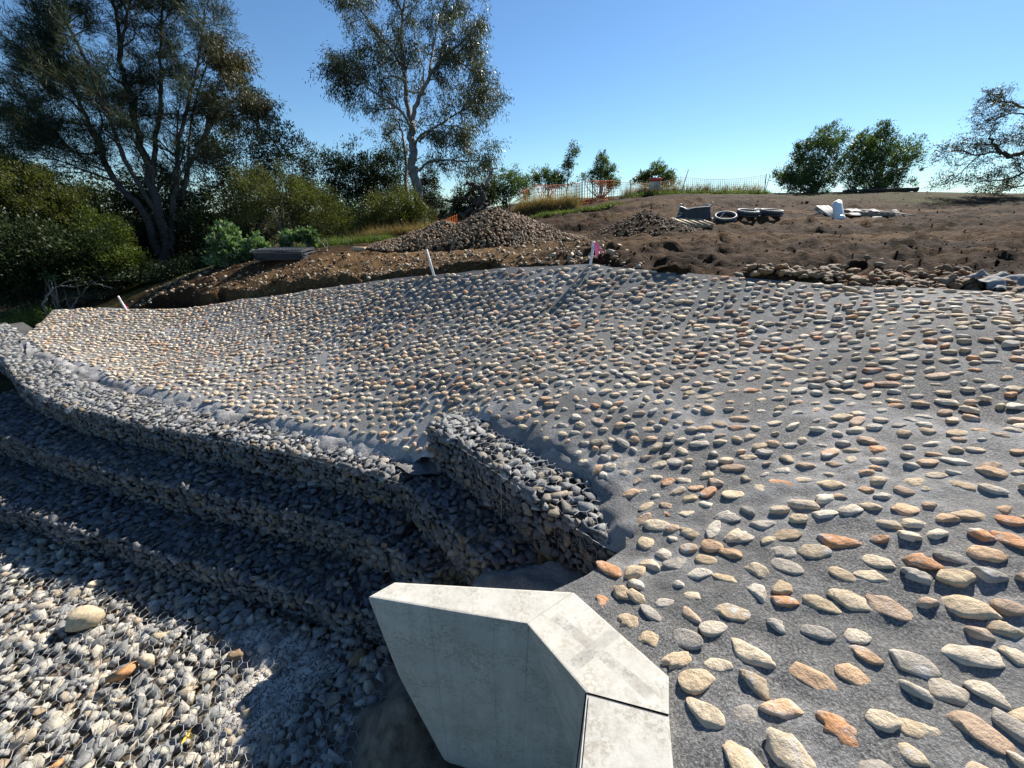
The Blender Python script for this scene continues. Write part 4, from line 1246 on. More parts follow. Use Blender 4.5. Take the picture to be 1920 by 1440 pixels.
# wall of trees and bushes on the bank
bush('dark_tree', 'dense dark tree between the she-oak and the olive bush', 'tree', [(455, 280, 85, 62, 0), (530, 290, 62, 52, 0.5), (400, 258, 45, 45, 0.6), (420, 350, 60, 70, 1), (500, 380, 90, 70, 1.5)], 22, M_BARK_DARK, M_L_DARK, 21, nclump=330, leaves=34, leaf=(0.2, 0.06), clump=0.38, foot=(450, 440))
bush('dark_tree', 'rounded dark tree behind the olive bush', 'tree', [(612, 328, 64, 48, 0), (668, 338, 56, 48, 1), (600, 400, 70, 50, 0.5)], 24, M_BARK_DARK, M_L_DARK, 22, nclump=240, leaves=34, leaf=(0.2, 0.06), clump=0.38, foot=(620, 440))
bush('dark_tree', 'dark tree left of the pale gum trunk', 'tree', [(710, 330, 48, 56, 0), (742, 322, 42, 56, 1), (695, 390, 60, 50, 0)], 25, M_BARK_DARK, M_L_DARK, 23, nclump=220, leaves=34, leaf=(0.2, 0.06), clump=0.38, foot=(715, 430))
bush('dark_shrub', 'dark hanging shrub just beyond the pale gum trunk', 'shrub', [(806, 350, 20, 45, 0), (815, 395, 25, 30, 0)], 24.5, M_BARK_DARK, M_L_DARK, 24, nclump=110, leaves=32, leaf=(0.18, 0.05), clump=0.3, foot=(810, 420), droop=0.7)
bush('olive_bush', 'big rounded olive green bush above the stacked mesh panels', 'bush', [(545, 385, 85, 62, 0), (480, 365, 50, 45, 0.4), (600, 405, 50, 48, -0.2)], 16, M_BARK_GREY, M_L_OLIVE, 25, nclump=300, leaves=42, leaf=(0.13, 0.03), clump=0.26, foot=(545, 455))
bush('yellow_bush', 'yellowish bush in front of the pale gum trunk', 'bush', [(735, 400, 55, 45, 0), (775, 405, 42, 40, 0.4), (712, 420, 40, 30, 0)], 17.5, M_BARK_GREY, M_L_OLIVE, 26, nclump=210, leaves=40, leaf=(0.13, 0.035), clump=0.26, foot=(735, 445))
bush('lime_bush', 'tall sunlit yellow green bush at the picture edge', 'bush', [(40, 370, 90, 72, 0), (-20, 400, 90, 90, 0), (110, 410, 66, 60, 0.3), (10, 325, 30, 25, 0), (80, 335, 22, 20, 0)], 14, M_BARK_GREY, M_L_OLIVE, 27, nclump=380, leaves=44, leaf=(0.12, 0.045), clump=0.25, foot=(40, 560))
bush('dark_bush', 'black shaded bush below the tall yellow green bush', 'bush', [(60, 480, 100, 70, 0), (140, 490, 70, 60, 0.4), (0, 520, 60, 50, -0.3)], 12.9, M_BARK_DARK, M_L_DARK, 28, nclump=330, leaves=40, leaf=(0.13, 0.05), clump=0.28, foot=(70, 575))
bush('dark_bush', 'shaded bush at the foot of the she-oak stems', 'bush', [(235, 480, 75, 75, 1.0), (320, 470, 70, 70, 2.0), (260, 540, 90, 40, 0)], 16, M_BARK_DARK, M_L_DARK, 29, nclump=330, leaves=38, leaf=(0.14, 0.05), clump=0.3, foot=(270, 575))
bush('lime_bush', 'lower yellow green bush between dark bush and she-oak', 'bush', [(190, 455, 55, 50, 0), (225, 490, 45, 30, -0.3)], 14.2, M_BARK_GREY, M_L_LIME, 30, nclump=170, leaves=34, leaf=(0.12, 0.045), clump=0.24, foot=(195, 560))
bush('dark_bush', 'dark thicket behind the broad leaved plants', 'bush', [(400, 440, 70, 60, 0), (340, 420, 60, 60, 1), (455, 460, 50, 35, -1)], 17.5, M_BARK_DARK, M_L_DARK, 31, nclump=280, leaves=36, leaf=(0.15, 0.05), clump=0.3, foot=(400, 500))
bush('dark_bush', 'dark undergrowth hanging over the edge of the tan bench', 'bush', [(345, 525, 50, 38, 0), (290, 545, 45, 30, 0.2), (395, 505, 40, 25, 0.4)], 14.0, M_BARK_DARK, M_L_DARK, 33, nclump=220, leaves=34, leaf=(0.13, 0.045), clump=0.24, foot=(330, 560), droop=0.4)
bush('dark_tree', 'dark leafy mass low behind the she-oak stems', 'tree', [(235, 400, 85, 62, 0), (150, 385, 70, 55, 0.5), (310, 370, 70, 60, 0.5)], 21, M_BARK_DARK, M_L_DARK, 34, nclump=320, leaves=34, leaf=(0.2, 0.06), clump=0.38, foot=(235, 470))
bush('far_bush', 'far dark bush behind the olive bush and the gum', 'bush', [(660, 420, 60, 35, 0), (640, 440, 70, 25, -1)], 20, M_BARK_DARK, M_L_GREEN, 32, nclump=170, leaves=32, leaf=(0.15, 0.05), clump=0.3, foot=(655, 455))

# broad leaved plants
def broad_plant(label, blobs, depth, seed, n, foot, leaf=(0.17, 0.10)):
    return bush('broadleaf_plant', label, 'plant', blobs, depth, M_BARK_GREY, M_L_BROAD, seed, nclump=n, leaves=12, leaf=leaf, clump=0.13, droop=0.35, up=0.6, group='broad leaved plants', foot=foot, stems=6)
broad_plant('tall bright broad leaved plant beside the stacked mesh panels', [(425, 455, 26, 32, 0), (440, 485, 40, 24, 0.1)], 12.6, 40, 75, (430, 505))
broad_plant('lower broad leaved plant touching the tall bright one', [(482, 468, 24, 22, 0)], 12.8, 41, 34, (482, 490))
broad_plant('small bright plant behind the middle of the mesh stack', [(545, 447, 14, 14, 0), (535, 465, 12, 12, 0)], 13.4, 42, 20, (540, 480))
broad_plant('small bright plant at the top of the fallen pale branch', [(578, 446, 16, 12, 0)], 13.6, 43, 18, (580, 475))
broad_plant('tiny lit sprig on the pale gnarled branches', [(92, 522, 9, 6, 0)], 12.6, 44, 7, (98, 560), (0.10, 0.06))

# bushes and saplings along the crest
bush('crest_shrub', 'leafy shrub beside the leaning dead trunk', 'shrub', [(950, 345, 32, 28, 0), (980, 352, 25, 22, 0.6), (935, 365, 30, 20, 0)], 19.5, M_BARK_GREY, M_L_GREEN, 50, nclump=110, leaves=28, leaf=(0.15, 0.04), clump=0.22, foot=(950, 385), group='crest shrubs', shell=0.9)
bush('crest_shrub', 'bushy shrub above the near end of the orange fence', 'shrub', [(1020, 335, 26, 20, 0), (1045, 338, 20, 16, 0.5)], 22.5, M_BARK_GREY, M_L_GREEN, 51, nclump=75, leaves=28, leaf=(0.15, 0.04), clump=0.2, foot=(1025, 372), group='crest shrubs', shell=0.9)
bush('crest_shrub', 'spiky topped shrub right behind the open orange netting', 'shrub', [(1125, 330, 30, 20, 0), (1128, 305, 12, 22, 0), (1150, 342, 18, 14, 0.3)], 22.8, M_BARK_GREY, M_L_GREEN, 52, nclump=95, leaves=28, leaf=(0.15, 0.04), clump=0.19, foot=(1125, 368), group='crest shrubs', shell=0.9, up=1.0)
bush('crest_shrub', 'round shrub behind the red topped sign', 'shrub', [(1232, 327, 30, 18, 0), (1205, 335, 18, 12, 0.2), (1255, 338, 18, 12, 0.3)], 23.4, M_BARK_GREY, M_L_GREEN, 53, nclump=95, leaves=26, leaf=(0.15, 0.05), clump=0.18, foot=(1230, 362), group='crest shrubs', shell=0.9)
tree('sapling', 'thin upright sapling on the crest behind the fence', 'tree', [([(1062, 372, 0), (1064, 345, 0), (1067, 318, 0), (1073, 285, 0)], 0.05, 0.015, 1.2)],
     23.5, M_BARK_GREY, M_L_GREEN, 54, subs=13, sublen=0.75, twigs=5, twiglen=0.3, leaves=6, leaf=(0.15, 0.05), droop=0.2, spread=0.08, t0=0.35)
bush('tall_shrub', 'bluish green leafy shrub at the end of the fence', 'shrub', [(1530, 300, 45, 48, 0), (1500, 325, 34, 34, 0.3), (1545, 262, 26, 22, 0), (1480, 338, 18, 18, 0), (1505, 275, 14, 16, 0), (1575, 262, 12, 18, 0), (1458, 328, 10, 10, 0), (1525, 345, 48, 20, -0.2)], 22.5, M_BARK_GREY, M_L_GREEN, 55, nclump=240, leaves=30, leaf=(0.17, 0.045), clump=0.22, foot=(1530, 362), group='tall crest shrubs', shell=0.85, up=0.8)
bush('tall_shrub', 'fuller green shrub above the log on the crest', 'shrub', [(1645, 310, 62, 46, 0), (1650, 262, 22, 26, 0), (1695, 290, 24, 28, 0.2), (1600, 305, 36, 46, 0), (1655, 242, 10, 16, 0), (1612, 262, 10, 20, 0), (1712, 300, 10, 16, 0), (1630, 278, 14, 26, 0), (1645, 344, 68, 20, -0.2)], 22.2, M_BARK_GREY, M_L_GREEN, 56, nclump=290, leaves=32, leaf=(0.17, 0.045), clump=0.22, foot=(1645, 362), group='tall crest shrubs', shell=0.85, up=0.8)
tree('spreading_tree', 'bare branched tree reaching into the picture from beyond the crest', 'tree', [
    ([(2010, 400, 0), (2000, 350, 0), (1975, 300, 0)], 0.22, 0.16, 0.0),
    ([(1975, 300, 0), (1930, 285, 0), (1895, 293, 0), (1876, 285, 0), (1862, 268, 0.2), (1855, 258, 0.3)], 0.12, 0.04, 0.7),
    ([(1880, 288, 0), (1860, 285, 0), (1830, 291, -0.2), (1800, 282, -0.3), (1770, 285, -0.4)], 0.045, 0.012, 1.3),
    ([(1840, 289, 0), (1820, 305, -0.1), (1800, 325, -0.2), (1782, 340, -0.2)], 0.03, 0.01, 0.8),
    ([(1975, 300, 0), (1940, 220, 0.4), (1905, 195, 0.6), (1870, 190, 0.7), (1845, 185, 0.7)], 0.07, 0.015, 1.2),
    ([(1940, 220, 0.4), (1900, 212, 0.3), (1870, 222, 0.2), (1845, 226, 0.2)], 0.035, 0.01, 0.8),
    ([(1975, 310, 0), (1930, 320, -0.3), (1890, 335, -0.4), (1850, 340, -0.5)], 0.06, 0.015, 1.3),
    ([(1980, 340, 0), (1920, 348, 0.2), (1880, 358, 0.3)], 0.05, 0.012, 0.9), ([(1975, 300, 0), (1950, 250, -0.3), (1900, 255, -0.5)], 0.05, 0.012, 0.9)],
     17.5, M_BARK_DARK, M_L_GUMB, 57, subs=13, sublen=0.85, twigs=7, twiglen=0.35, leaves=5, leaf=(0.13, 0.028), droop=0.0, spread=0.08, t0=0.3, bend=(0, 0, 0.4))

# pale gnarled understorey branches at the picture edge
def gnarled(label, paths, depth, r0, seed, mat=None, name='bare_branch'):
    rg = np.random.default_rng(seed); b = Buf()
    first = PD(*paths[0][0][:2], depth); org = np.array([first[0], first[1], gz1(first[0], first[1])])
    for n_, pl in enumerate(paths):
        pp = smooth_path([PD(u, v, depth + dd) for u, v, dd in pl], 6 * len(pl)); pp += rg.normal(size=pp.shape) * r0 * 0.35
        if n_ == 0: pp[0] = org - [0, 0, 0.1]
        b.tube(pp - org, np.linspace(r0 * (1 if n_ == 0 else 0.6), r0 * 0.18, len(pp)), 6, False)
    root = thing(name, label, 'branch', org); link('limb', b.mesh('limb', mat or M_BARK_PALE, True), root); return root
gnarled('pale gnarled stems under the dark bush beside the grass tuft', [[(68, 590, 0), (68, 555, 0), (58, 530, 0.2), (66, 505, 0.4)], [(66, 555, 0), (85, 530, 0.2), (80, 510, 0.4)], [(60, 550, 0), (30, 520, 0.3), (15, 500, 0.5)], [(66, 548, 0), (110, 500, 0.3)]], 13.2, 0.045, 61, M_BARK_GREY)
gnarled('pale forked stem beneath the lower yellow green bush', [[(80, 572, 0), (92, 552, 0), (112, 535, 0), (150, 520, 0)], [(92, 552, 0), (98, 535, 0), (93, 524, 0)], [(112, 535, 0), (140, 538, 0.2), (175, 525, 0.3)]], 12.4, 0.035, 62)
gnarled('grey leaning stems in front of the she-oak shade', [[(130, 585, 0), (150, 555, 0.1), (175, 530, 0.2), (205, 518, 0.3)], [(132, 580, 0), (122, 545, 0.1), (124, 520, 0.2)], [(150, 555, 0), (145, 530, 0), (160, 515, 0)], [(175, 530, 0), (210, 540, 0)]], 13.0, 0.04, 63, M_BARK_GREY)
gnarled('fallen pale branch propped on the tan bench', [[(626, 494, 0), (618, 478, 0), (605, 458, 0.1), (588, 446, 0.1)], [(618, 478, 0), (608, 480, 0.1), (595, 464, 0.2)], [(612, 470, 0), (614, 455, 0), (606, 446, 0)], [(622, 488, 0), (632, 470, 0.1)]], 12.6, 0.03, 64)
tb = gnarled('leaning hollow dead trunk above the cobble heap', [[(900, 400, 0), (905, 370, 0), (915, 340, 0), (930, 312, 0)]], 17.5, 0.16, 65, M_BARK_GREY, 'dead_trunk')
tb['category'] = 'dead tree'
gnarled('tangled dark roots and logs under the dead trunk', [[(840, 430, 0), (870, 400, 0), (900, 375, 0)], [(850, 420, 0.3), (885, 385, 0.3), (912, 360, 0.2)], [(860, 425, -.2), (900, 395, -.2), (920, 380, 0)], [(830, 425, 0.2), (850, 395, 0.2), (890, 350, 0)], [(900, 380, 0), (860, 372, 0), (835, 378, 0)], [(905, 370, 0), (890, 350, 0), (870, 340, 0)]], 17.3, 0.22, 66, M_BARK_DARK, 'root_mass')
bush('dark_shrub', 'black leafy debris heaped against the dead trunk', 'shrub', [(875, 385, 40, 30, 0), (905, 368, 30, 28, 0.2), (845, 408, 28, 20, 0)], 17.9, M_BARK_DARK, M_L_DARK, 67, nclump=150, leaves=34, leaf=(0.13, 0.04), clump=0.22, foot=(875, 420))

# grass
def blades(buf, P_, h, w, rg, k=16, spread=0.06, lean=0.5):
    n = len(P_) * k
    b = np.repeat(P_, k, 0) + rg.normal(size=(n, 3)) * [spread, spread, 0]
    L = h * rg.uniform(0.5, 1.2, (n, 1)); d = unit(rg.normal(size=(n, 3)) * lean + [0, 0, 1]); s = unit(np.cross(d, rg.normal(size=(n, 3)))) * w
    bend = rg.normal(size=(n, 3)) * 0.2 * L - [0, 0, 0.08] * L
    m = b + d * L * 0.6; t = b + d * L + bend
    v = np.stack([b - s, b + s, m + s * 0.7, m - s * 0.7, t, t], 1)
    v = v[:, :5].reshape(-1, 3)
    i = np.arange(n)[:, None] * 5
    buf.add(v, np.concatenate([i + [0, 1, 2, 3]], 1)); buf.f.append(np.concatenate([i + [3, 2, 4, 4]], 1) + buf.n - len(v))
def grass_patch(name, label, px_poly, depth_fn, n, h, w, mat, seed, k=14, lean=0.5, spread=0.07):
    rg = np.random.default_rng(seed)
    us = [p[0] for p in px_poly]; vs = [p[1] for p in px_poly]
    Q = []
    while len(Q) < n:
        u = rg.uniform(min(us), max(us)); v = rg.uniform(min(vs), max(vs))
        if inside(np.array([[u, v]]), px_poly)[0]:
            Q.append(PD(u, v, depth_fn(u, v))[:2])
    Q = np.array(Q); z = ground_height(Q)
    b = Buf(); blades(b, np.column_stack([Q, z - 0.01]), h, w, rg, k, spread, lean)
    o = link(name, b.mesh(name, mat)); tag(o, label, 'grass', None, 'stuff'); return o
grass_patch('grass_tuft', 'long pale grass tuft on the bank below the dark bush', [(0, 612), (10, 600), (60, 592), (120, 596), (115, 612), (40, 616)], lambda u, v: 12.6 + (612 - v) * 0.06, 130, 0.55, 0.008, M_L_GRASS, 80, 22, 0.7)
grass_patch('dry_grass', 'dry orange grass along the bank beside the cobble heap', [(650, 470), (700, 460), (790, 440), (850, 425), (860, 415), (780, 430), (680, 450)], lambda u, v: 15.8, 420, 0.55, 0.006, M_L_DRY, 81, 16, 0.4, 0.12)
grass_patch('bank_grass', 'green grass behind the mesh stack and bushes', [(560, 480), (640, 475), (740, 468), (720, 455), (600, 462)], lambda u, v: 14.2 + (475 - v) * 0.05, 320, 0.32, 0.007, M_L_GRASS, 82, 16, 0.6, 0.12)
grass_patch('slope_grass', 'bright green weeds on the hill foot under the fence', [(1000, 402), (1060, 398), (1150, 386), (1170, 376), (1100, 384), (1010, 392)], lambda u, v: 17.3, 240, 0.2, 0.01, M_L_GRASS, 83, 14, 0.8, 0.15)
grass_patch('dry_weeds', 'tall dry weeds in front of the orange netting', [(960, 395), (1000, 392), (1080, 382), (1085, 372), (990, 375)], lambda u, v: 18.8, 330, 0.85, 0.006, M_L_DRY, 84, 12, 0.35, 0.15)
grass_patch('crest_grass', 'green and dry grass along the hill crest below the fence', [(1160, 372), (1250, 366), (1440, 364), (1440, 361), (1200, 363)], lambda u, v: 21.4, 300, 0.24, 0.008, M_L_GRASS, 85, 14, 0.6, 0.2)
grass_patch('crest_weeds', 'tall thin dry weeds standing along the fence', [(1160, 370), (1280, 364), (1430, 362), (1430, 360), (1200, 362)], lambda u, v: 22.0, 260, 0.6, 0.007, M_L_DRY, 86, 11, 0.3, 0.12)

# ================================================================== OBJECTS ON SITE
M_WHITE = mat_plain('white_paint', (0.72, 0.70, 0.68), 0.6, 0, 0.08)
M_SHEET = mat_plain('dusty_sheet', (0.5, 0.48, 0.44), 0.8, 0, 0.3, 9)
M_PINK = mat_plain('pink_tape', (0.85, 0.16, 0.34), 0.5, 0, 0.1)
M_TIMBER = mat_plain('pallet_timber', (0.42, 0.32, 0.2), 0.85, 0, 0.3, 12, 0.4, 30)
M_TIMBER_GREY = mat_plain('weathered_timber', (0.22, 0.19, 0.16), 0.9, 0, 0.3, 12, 0.4, 30)
M_ORANGE = mat_leaf('orange_netting', (0.6, 0.19, 0.06), (0.7, 0.25, 0.08), (0.75, 0.34, 0.14), 0.5, 0.4)
M_BACKLIT = mat_leaf('backlit_netting', (0.62, 0.42, 0.34), (0.70, 0.50, 0.42), (0.75, 0.6, 0.52), 0.6, 0.4)  # same orange net, its backlit paleness put into the colour
M_STEEL = mat_plain('rusty_post', (0.12, 0.07, 0.05), 0.8, 0.2, 0.3)
M_RED = mat_plain('sign_red', (0.5, 0.05, 0.035), 0.5, 0, 0.1)
M_SIGN = mat_plain('sign_cream', (0.62, 0.55, 0.42), 0.6, 0, 0.1)
M_INK = mat_plain('sign_ink', (0.10, 0.09, 0.08), 0.6)
M_BLACK = mat_plain('black_plastic', (0.025, 0.026, 0.03), 0.35, 0, 0.2)
M_FABRIC = mat_plain('black_woven_bag', (0.03, 0.031, 0.034), 0.6, 0, 0.3, 9, 0.5, 25)
M_STRAP = mat_plain('pale_strap', (0.55, 0.54, 0.5), 0.7)
M_RIM = mat_plain('dusty_pipe', (0.20, 0.195, 0.19), 0.6, 0, 0.3)
M_PVC = mat_plain('white_pvc', (0.78, 0.77, 0.73), 0.4, 0, 0.05)
M_CLOTH = mat_plain('grey_geotextile', (0.21, 0.205, 0.2), 0.85, 0, 0.25, 7, 0.4, 60)
M_DARKWIRE = mat_plain('coated_black_wire', (0.05, 0.055, 0.065), 0.4, 0.2, 0.2)

def on_ground(u, v, d): p = PD(u, v, d); return np.array([p[0], p[1], float(ground_height(p[:2][None])[0])])

# survey stakes
def stake(label, pu, pv, pd_, top, h, ribbon):
    b = PD(pu, pv, pd_); b[2] = max(float(pave_z(b[:2][None])[0]), float(ground_height(b[:2][None])[0]))
    t = PD(top[0], top[1], pd_); axis = t - b; axis[1] *= 0.5; axis = unit(axis)
    root = thing('survey_stake', label, 'stake', b, 'white survey stakes')
    bf = Buf(); x = np.cross(axis, [0, 1, 0]); x = unit(x); y = np.cross(axis, x)
    R = np.stack([x, y, axis], 1)
    bf.box(axis * (h / 2 - 0.15), (0.042, 0.022, h + 0.3), R)
    link('post', bf.mesh('post', M_WHITE), root)
    if ribbon:
        for k, pl in enumerate(ribbon):
            rb = Buf(); pp = smooth_path([axis * h * 0.96 + np.array([0.0, -0.02, 0])] + [axis * h * 0.96 + np.array(p) for p in pl], 9)
            w = np.array([0.016, 0.0, 0.006]); v = np.concatenate([pp - w, pp + w]); n = len(pp)
            rb.add(v, [[i_, i_ + 1, n + i_ + 1, n + i_] for i_ in range(n - 1)])
            link('ribbon', rb.mesh('ribbon', M_PINK), root)
    return root
stake('plain white stake at the crest in front of the cobble heap', 813, 512, 7.6, (801, 465), 0.50, None)
stake('white stake with loose pink ribbons at the crest centre', 1107, 493, 6.58, (1112, 453), 0.39, [[(0.06, -0.02, -0.02), (0.10, -0.03, -0.10), (0.16, -0.03, -0.17)], [(0.03, -0.02, -0.06), (0.05, -0.03, -0.17), (0.06, -0.03, -0.24)], [(0.05, -0.02, -0.03), (0.07, -0.03, -0.12), (0.075, -0.03, -0.2)]])
stake('short stake with pink tape at the far end of the paving', 240, 588, 10.4, (227, 552), 0.42, [[(0.04, -0.02, -0.06), (0.09, -0.03, -0.18), (0.16, -0.02, -0.30)], [(0.03, -0.02, -0.09), (0.07, -0.03, -0.2), (0.12, -0.02, -0.33)]])

# heaps
def heap(name, label, cat, centre, radii, height, seed, power, mat_core, stones, size, mats, sh_lo, meshes, ridge=None, limit=300, minpx=10.0):
    rg = np.random.default_rng(seed)
    root = thing(name, label, cat, centre)
    c = np.asarray(centre, float)
    def hh(x, y):
        r = np.hypot(x / radii[0], y / radii[1])
        for (rx, ry, rr, rh) in (ridge or []):
            pass
        z = height * np.clip(1 - r, 0, 1) ** power
        for (rx, ry, rr, rh) in (ridge or []):
            z = np.maximum(z, rh * np.clip(1 - np.hypot((x - rx) / rr, (y - ry) / (rr * 0.8)), 0, 1) ** power)
        return z + 0.10 * height * fbm(x, y, 0.9, 3, seed) * (z > 0.02)
    ext = max(radii) * 1.15 + (max(abs(r[0]) + r[2] for r in ridge) - max(radii) if ridge else 0)
    gx, gy = np.meshgrid(np.arange(-ext, ext, 0.09), np.arange(-ext, ext, 0.09), indexing='ij')
    x, y = gx.ravel(), gy.ravel()
    g0 = ground_height(np.stack([x + c[0], y + c[1]], 1), False) - c[2]
    z = g0 + hh(x, y) - np.where(hh(x, y) < 0.03, 0.3, 0.0)
    nx, ny = gx.shape; ii = (np.arange(nx - 1)[:, None] * ny + np.arange(ny - 1)[None, :])
    ff = np.stack([ii, ii + ny, ii + ny + 1, ii + 1], -1).reshape(-1, 4)
    ok = (hh(x, y)[ff] > 0.01).any(1)
    link('mound', make_mesh('mound', np.column_stack([x, y, z]), ff[ok], mat_core, True), root)
    if stones:
        q = rg.uniform(-ext, ext, (stones * 6, 2)); h0 = hh(q[:, 0], q[:, 1]); q = q[h0 > 0.04][:stones]; n = len(q)
        e = 0.06
        zz = hh(q[:, 0], q[:, 1]); sx = (hh(q[:, 0] + e, q[:, 1]) - zz) / e; sy = (hh(q[:, 0], q[:, 1] + e) - zz) / e
        gg = ground_height(q + c[:2], False)
        P_ = np.column_stack([q + c[:2], gg + zz + size * 0.25 * rg.uniform(-0.3, 1, n)])
        S_ = np.column_stack([size * rg.uniform(0.35, 0.75, n), size * rg.uniform(0.28, 0.45, n), size * rg.uniform(0.22, 0.36, n)])
        R_ = [frame_from_normal(np.array([-sx[k], -sy[k], 1.0]) + rg.normal(size=3) * 0.5, rg.uniform(0, 6.28)) for k in range(n)]
        place_pieces(root, c, P_, R_, S_, sh_lo, meshes, 'stone', mats, limit, minpx, 'heaped_stone', sh_lo, True)
    return root
hc = on_ground(925, 468, 12.0)
heap('cobble_heap', 'tall heap of loose river stones behind the paved crest', 'stone heap', hc, (2.3, 1.9), 1.12, 91, 0.85, M_DIRT, 4300, 0.105, M_COBBLE_LOOSE, COB_LO, COB_LOOSE_MESH, ridge=[(-1.5, 0.3, 1.9, 0.75), (-2.6, 0.2, 1.5, 0.35), (0.7, 0.2, 1.8, 0.9), (1.7, 0, 1.4, 0.35)])
hc = on_ground(1205, 440, 11.6)
heap('soil_heap', 'low dark heap of soil and gravel beside the pallet', 'soil heap', hc, (1.6, 1.3), 0.7, 92, 0.85, M_DIRT, 420, 0.09, M_COBBLE_LOOSE, COB_LO, COB_LOOSE_MESH, ridge=[(-0.7, 0.1, 1.0, 0.35)])

# strip of loose cobbles along the upper edge of the paving
root_px = PD(1700, 525, 5.2); croot = np.array([root_px[0], root_px[1], CZ - 0.8])
lc = thing('cobble_spill', 'long spill of loose river stones along the paving edge under the dirt slope', 'stone heap', croot)
rg = np.random.default_rng(93)
P_, R_, S_ = [], [], []
cl = np.array([xy(PD(u, v, d)) for u, v, d in [(1400, 514, 5.55), (1500, 522, 5.3), (1650, 533, 4.85), (1780, 542, 4.6), (1900, 549, 4.4), (2000, 552, 4.3)]])
Q, W_ = [], []
for k in range(420):
    t = rg.random() ** 0.7; p = np.array([np.interp(t * 5, range(6), cl[:, 0]), np.interp(t * 5, range(6), cl[:, 1])])
    w = abs(rg.normal()) * (0.25 + 0.5 * t); Q.append(p + np.array([0.25, 0.97]) * (w + 0.02) + rg.normal(size=2) * 0.05); W_.append((w, t))
for p, z, (w, t) in zip(Q, ground_height(np.array(Q)), W_):
    L = rg.uniform(0.05, 0.09)
    P_.append((p[0], p[1], z + 0.035 + 0.09 * rg.random() * t * math.exp(-w))); S_.append((L, L * rg.uniform(0.55, 0.8), L * rg.uniform(0.4, 0.6)))
    R_.append(frame_from_normal(np.array([0, 0, 1.0]) + rg.normal(size=3) * 0.35, rg.uniform(0, 6.28)))
place_pieces(lc, croot, np.array(P_), R_, np.array(S_), COB_LO, COB_LOOSE_MESH, 'stone', M_COBBLE_LOOSE, 300, 10, 'small_stone', COB_LO, True)
# clods scattered on the dirt slope and bench
def scatter(Q, sizes, rg, flat):
    ok = ~inside(Q, pave_poly); Q = Q[ok]; sizes = sizes[ok]; Z = ground_height(Q); bf = Buf()
    for p, z, s_ in zip(Q, Z, sizes):
        vv, ff = ANG[rg.integers(30)]
        bf.add((vv * s_ * flat) @ frame_from_normal(rg.normal(size=3), 0).T + [p[0], p[1], z + s_ * 0.28], ff)
    return bf
rg = np.random.default_rng(94); Q, SZ = [], []
for k in range(1500):
    u = rg.uniform(350, 1920); v = rg.uniform(375, 530)
    d = np.interp(v, [365, 400, 450, 500, 530], [19, 14, 8.5, 6.3, 5.4]) if u > 1100 else rg.uniform(8.5, 12)
    Q.append(PD(u, v, d)[:2]); SZ.append(rg.uniform(0.007, 0.022) * (1 + 1.0 * (rg.random() < 0.05)) * (0.6 + d / 14))
cd = scatter(np.array(Q), np.array(SZ), rg, [1, 0.85, 0.7])
tag(link('soil_clods', cd.mesh('soil_clods', M_DIRT)), 'crumbled clods of brown soil lying over the slope', 'soil', None, 'stuff')

# rubble left along the bench and the cut
rb = Buf(); rg = np.random.default_rng(98)
M_RUBBLE = mat_rock('tan_rubble', [(0.0, (0.16, 0.11, 0.065)), (0.5, (0.28, 0.2, 0.125)), (0.85, (0.36, 0.29, 0.2)), (1.0, (0.42, 0.38, 0.31))])
Q, SZ = [], []
for k in range(1500):
    t = rg.random(); c0 = np.array([np.interp(t * 8, range(9), cut2[:, 0]), np.interp(t * 8, range(9), cut2[:, 1])])
    Q.append(c0 + np.array([rg.normal() * 0.3, rg.normal() * 0.45 + 0.25 + (1.6 * rg.random() if rg.random() < 0.4 else 0)]))
    SZ.append(rg.uniform(0.012, 0.045) * (1.8 if rg.random() < 0.05 else 1))
rb = scatter(np.array(Q), np.array(SZ), rg, [1, 0.8, 0.65])
tag(link('rubble', rb.mesh('rubble', M_RUBBLE)), 'tan rubble and small stones strewn along the cut bench', 'rubble', None, 'stuff')

# stack of folded mesh panels
b0 = on_ground(540, 499, 12.0)
root = thing('mesh_stack', 'stack of flat dark wire mesh panels on the tan bench', 'mesh stack', b0)
rg = np.random.default_rng(95)
for k in range(9):
    bf = Buf(); zz = 0.03 + 0.035 * k; W, D = 1.45, 0.9
    o_ = np.array([-W / 2 + rg.normal() * 0.03, -D / 2 + rg.normal() * 0.03, zz]); tilt = rg.normal() * 0.008
    ex = np.array([1, 0.06, tilt]); ey = np.array([-0.06, 1, 0.01])
    for (p, q_) in ((o_, o_ + ex * W), (o_ + ex * W, o_ + ex * W + ey * D), (o_ + ex * W + ey * D, o_ + ey * D), (o_ + ey * D, o_)):
        bf.tube(np.linspace(p, q_, 7) + rg.normal(size=(7, 3)) * 0.006, 0.014, 5)
    for t in np.linspace(0.05, 0.95, 16): bf.tube([o_ + ex * W * t, o_ + ex * W * t + ey * D], 0.007, 4, False)
    for t in np.linspace(0.08, 0.92, 9): bf.tube([o_ + ey * D * t, o_ + ey * D * t + ex * W], 0.007, 4, False)
    link('panel', bf.mesh('panel', M_DARKWIRE), root)
# plank
b0 = on_ground(675, 481, 11.8); root = thing('timber_offcut', 'pale timber offcut lying on the bench edge near the heap', 'timber', b0)
bf = Buf(); bf.box((0, 0, 0.07), (0.42, 0.16, 0.11), rotz(-0.2)); bf.box((0.26, 0.05, 0.05), (0.3, 0.1, 0.06), rotz(-0.35)); link('board', bf.mesh('board', M_TIMBER), root)

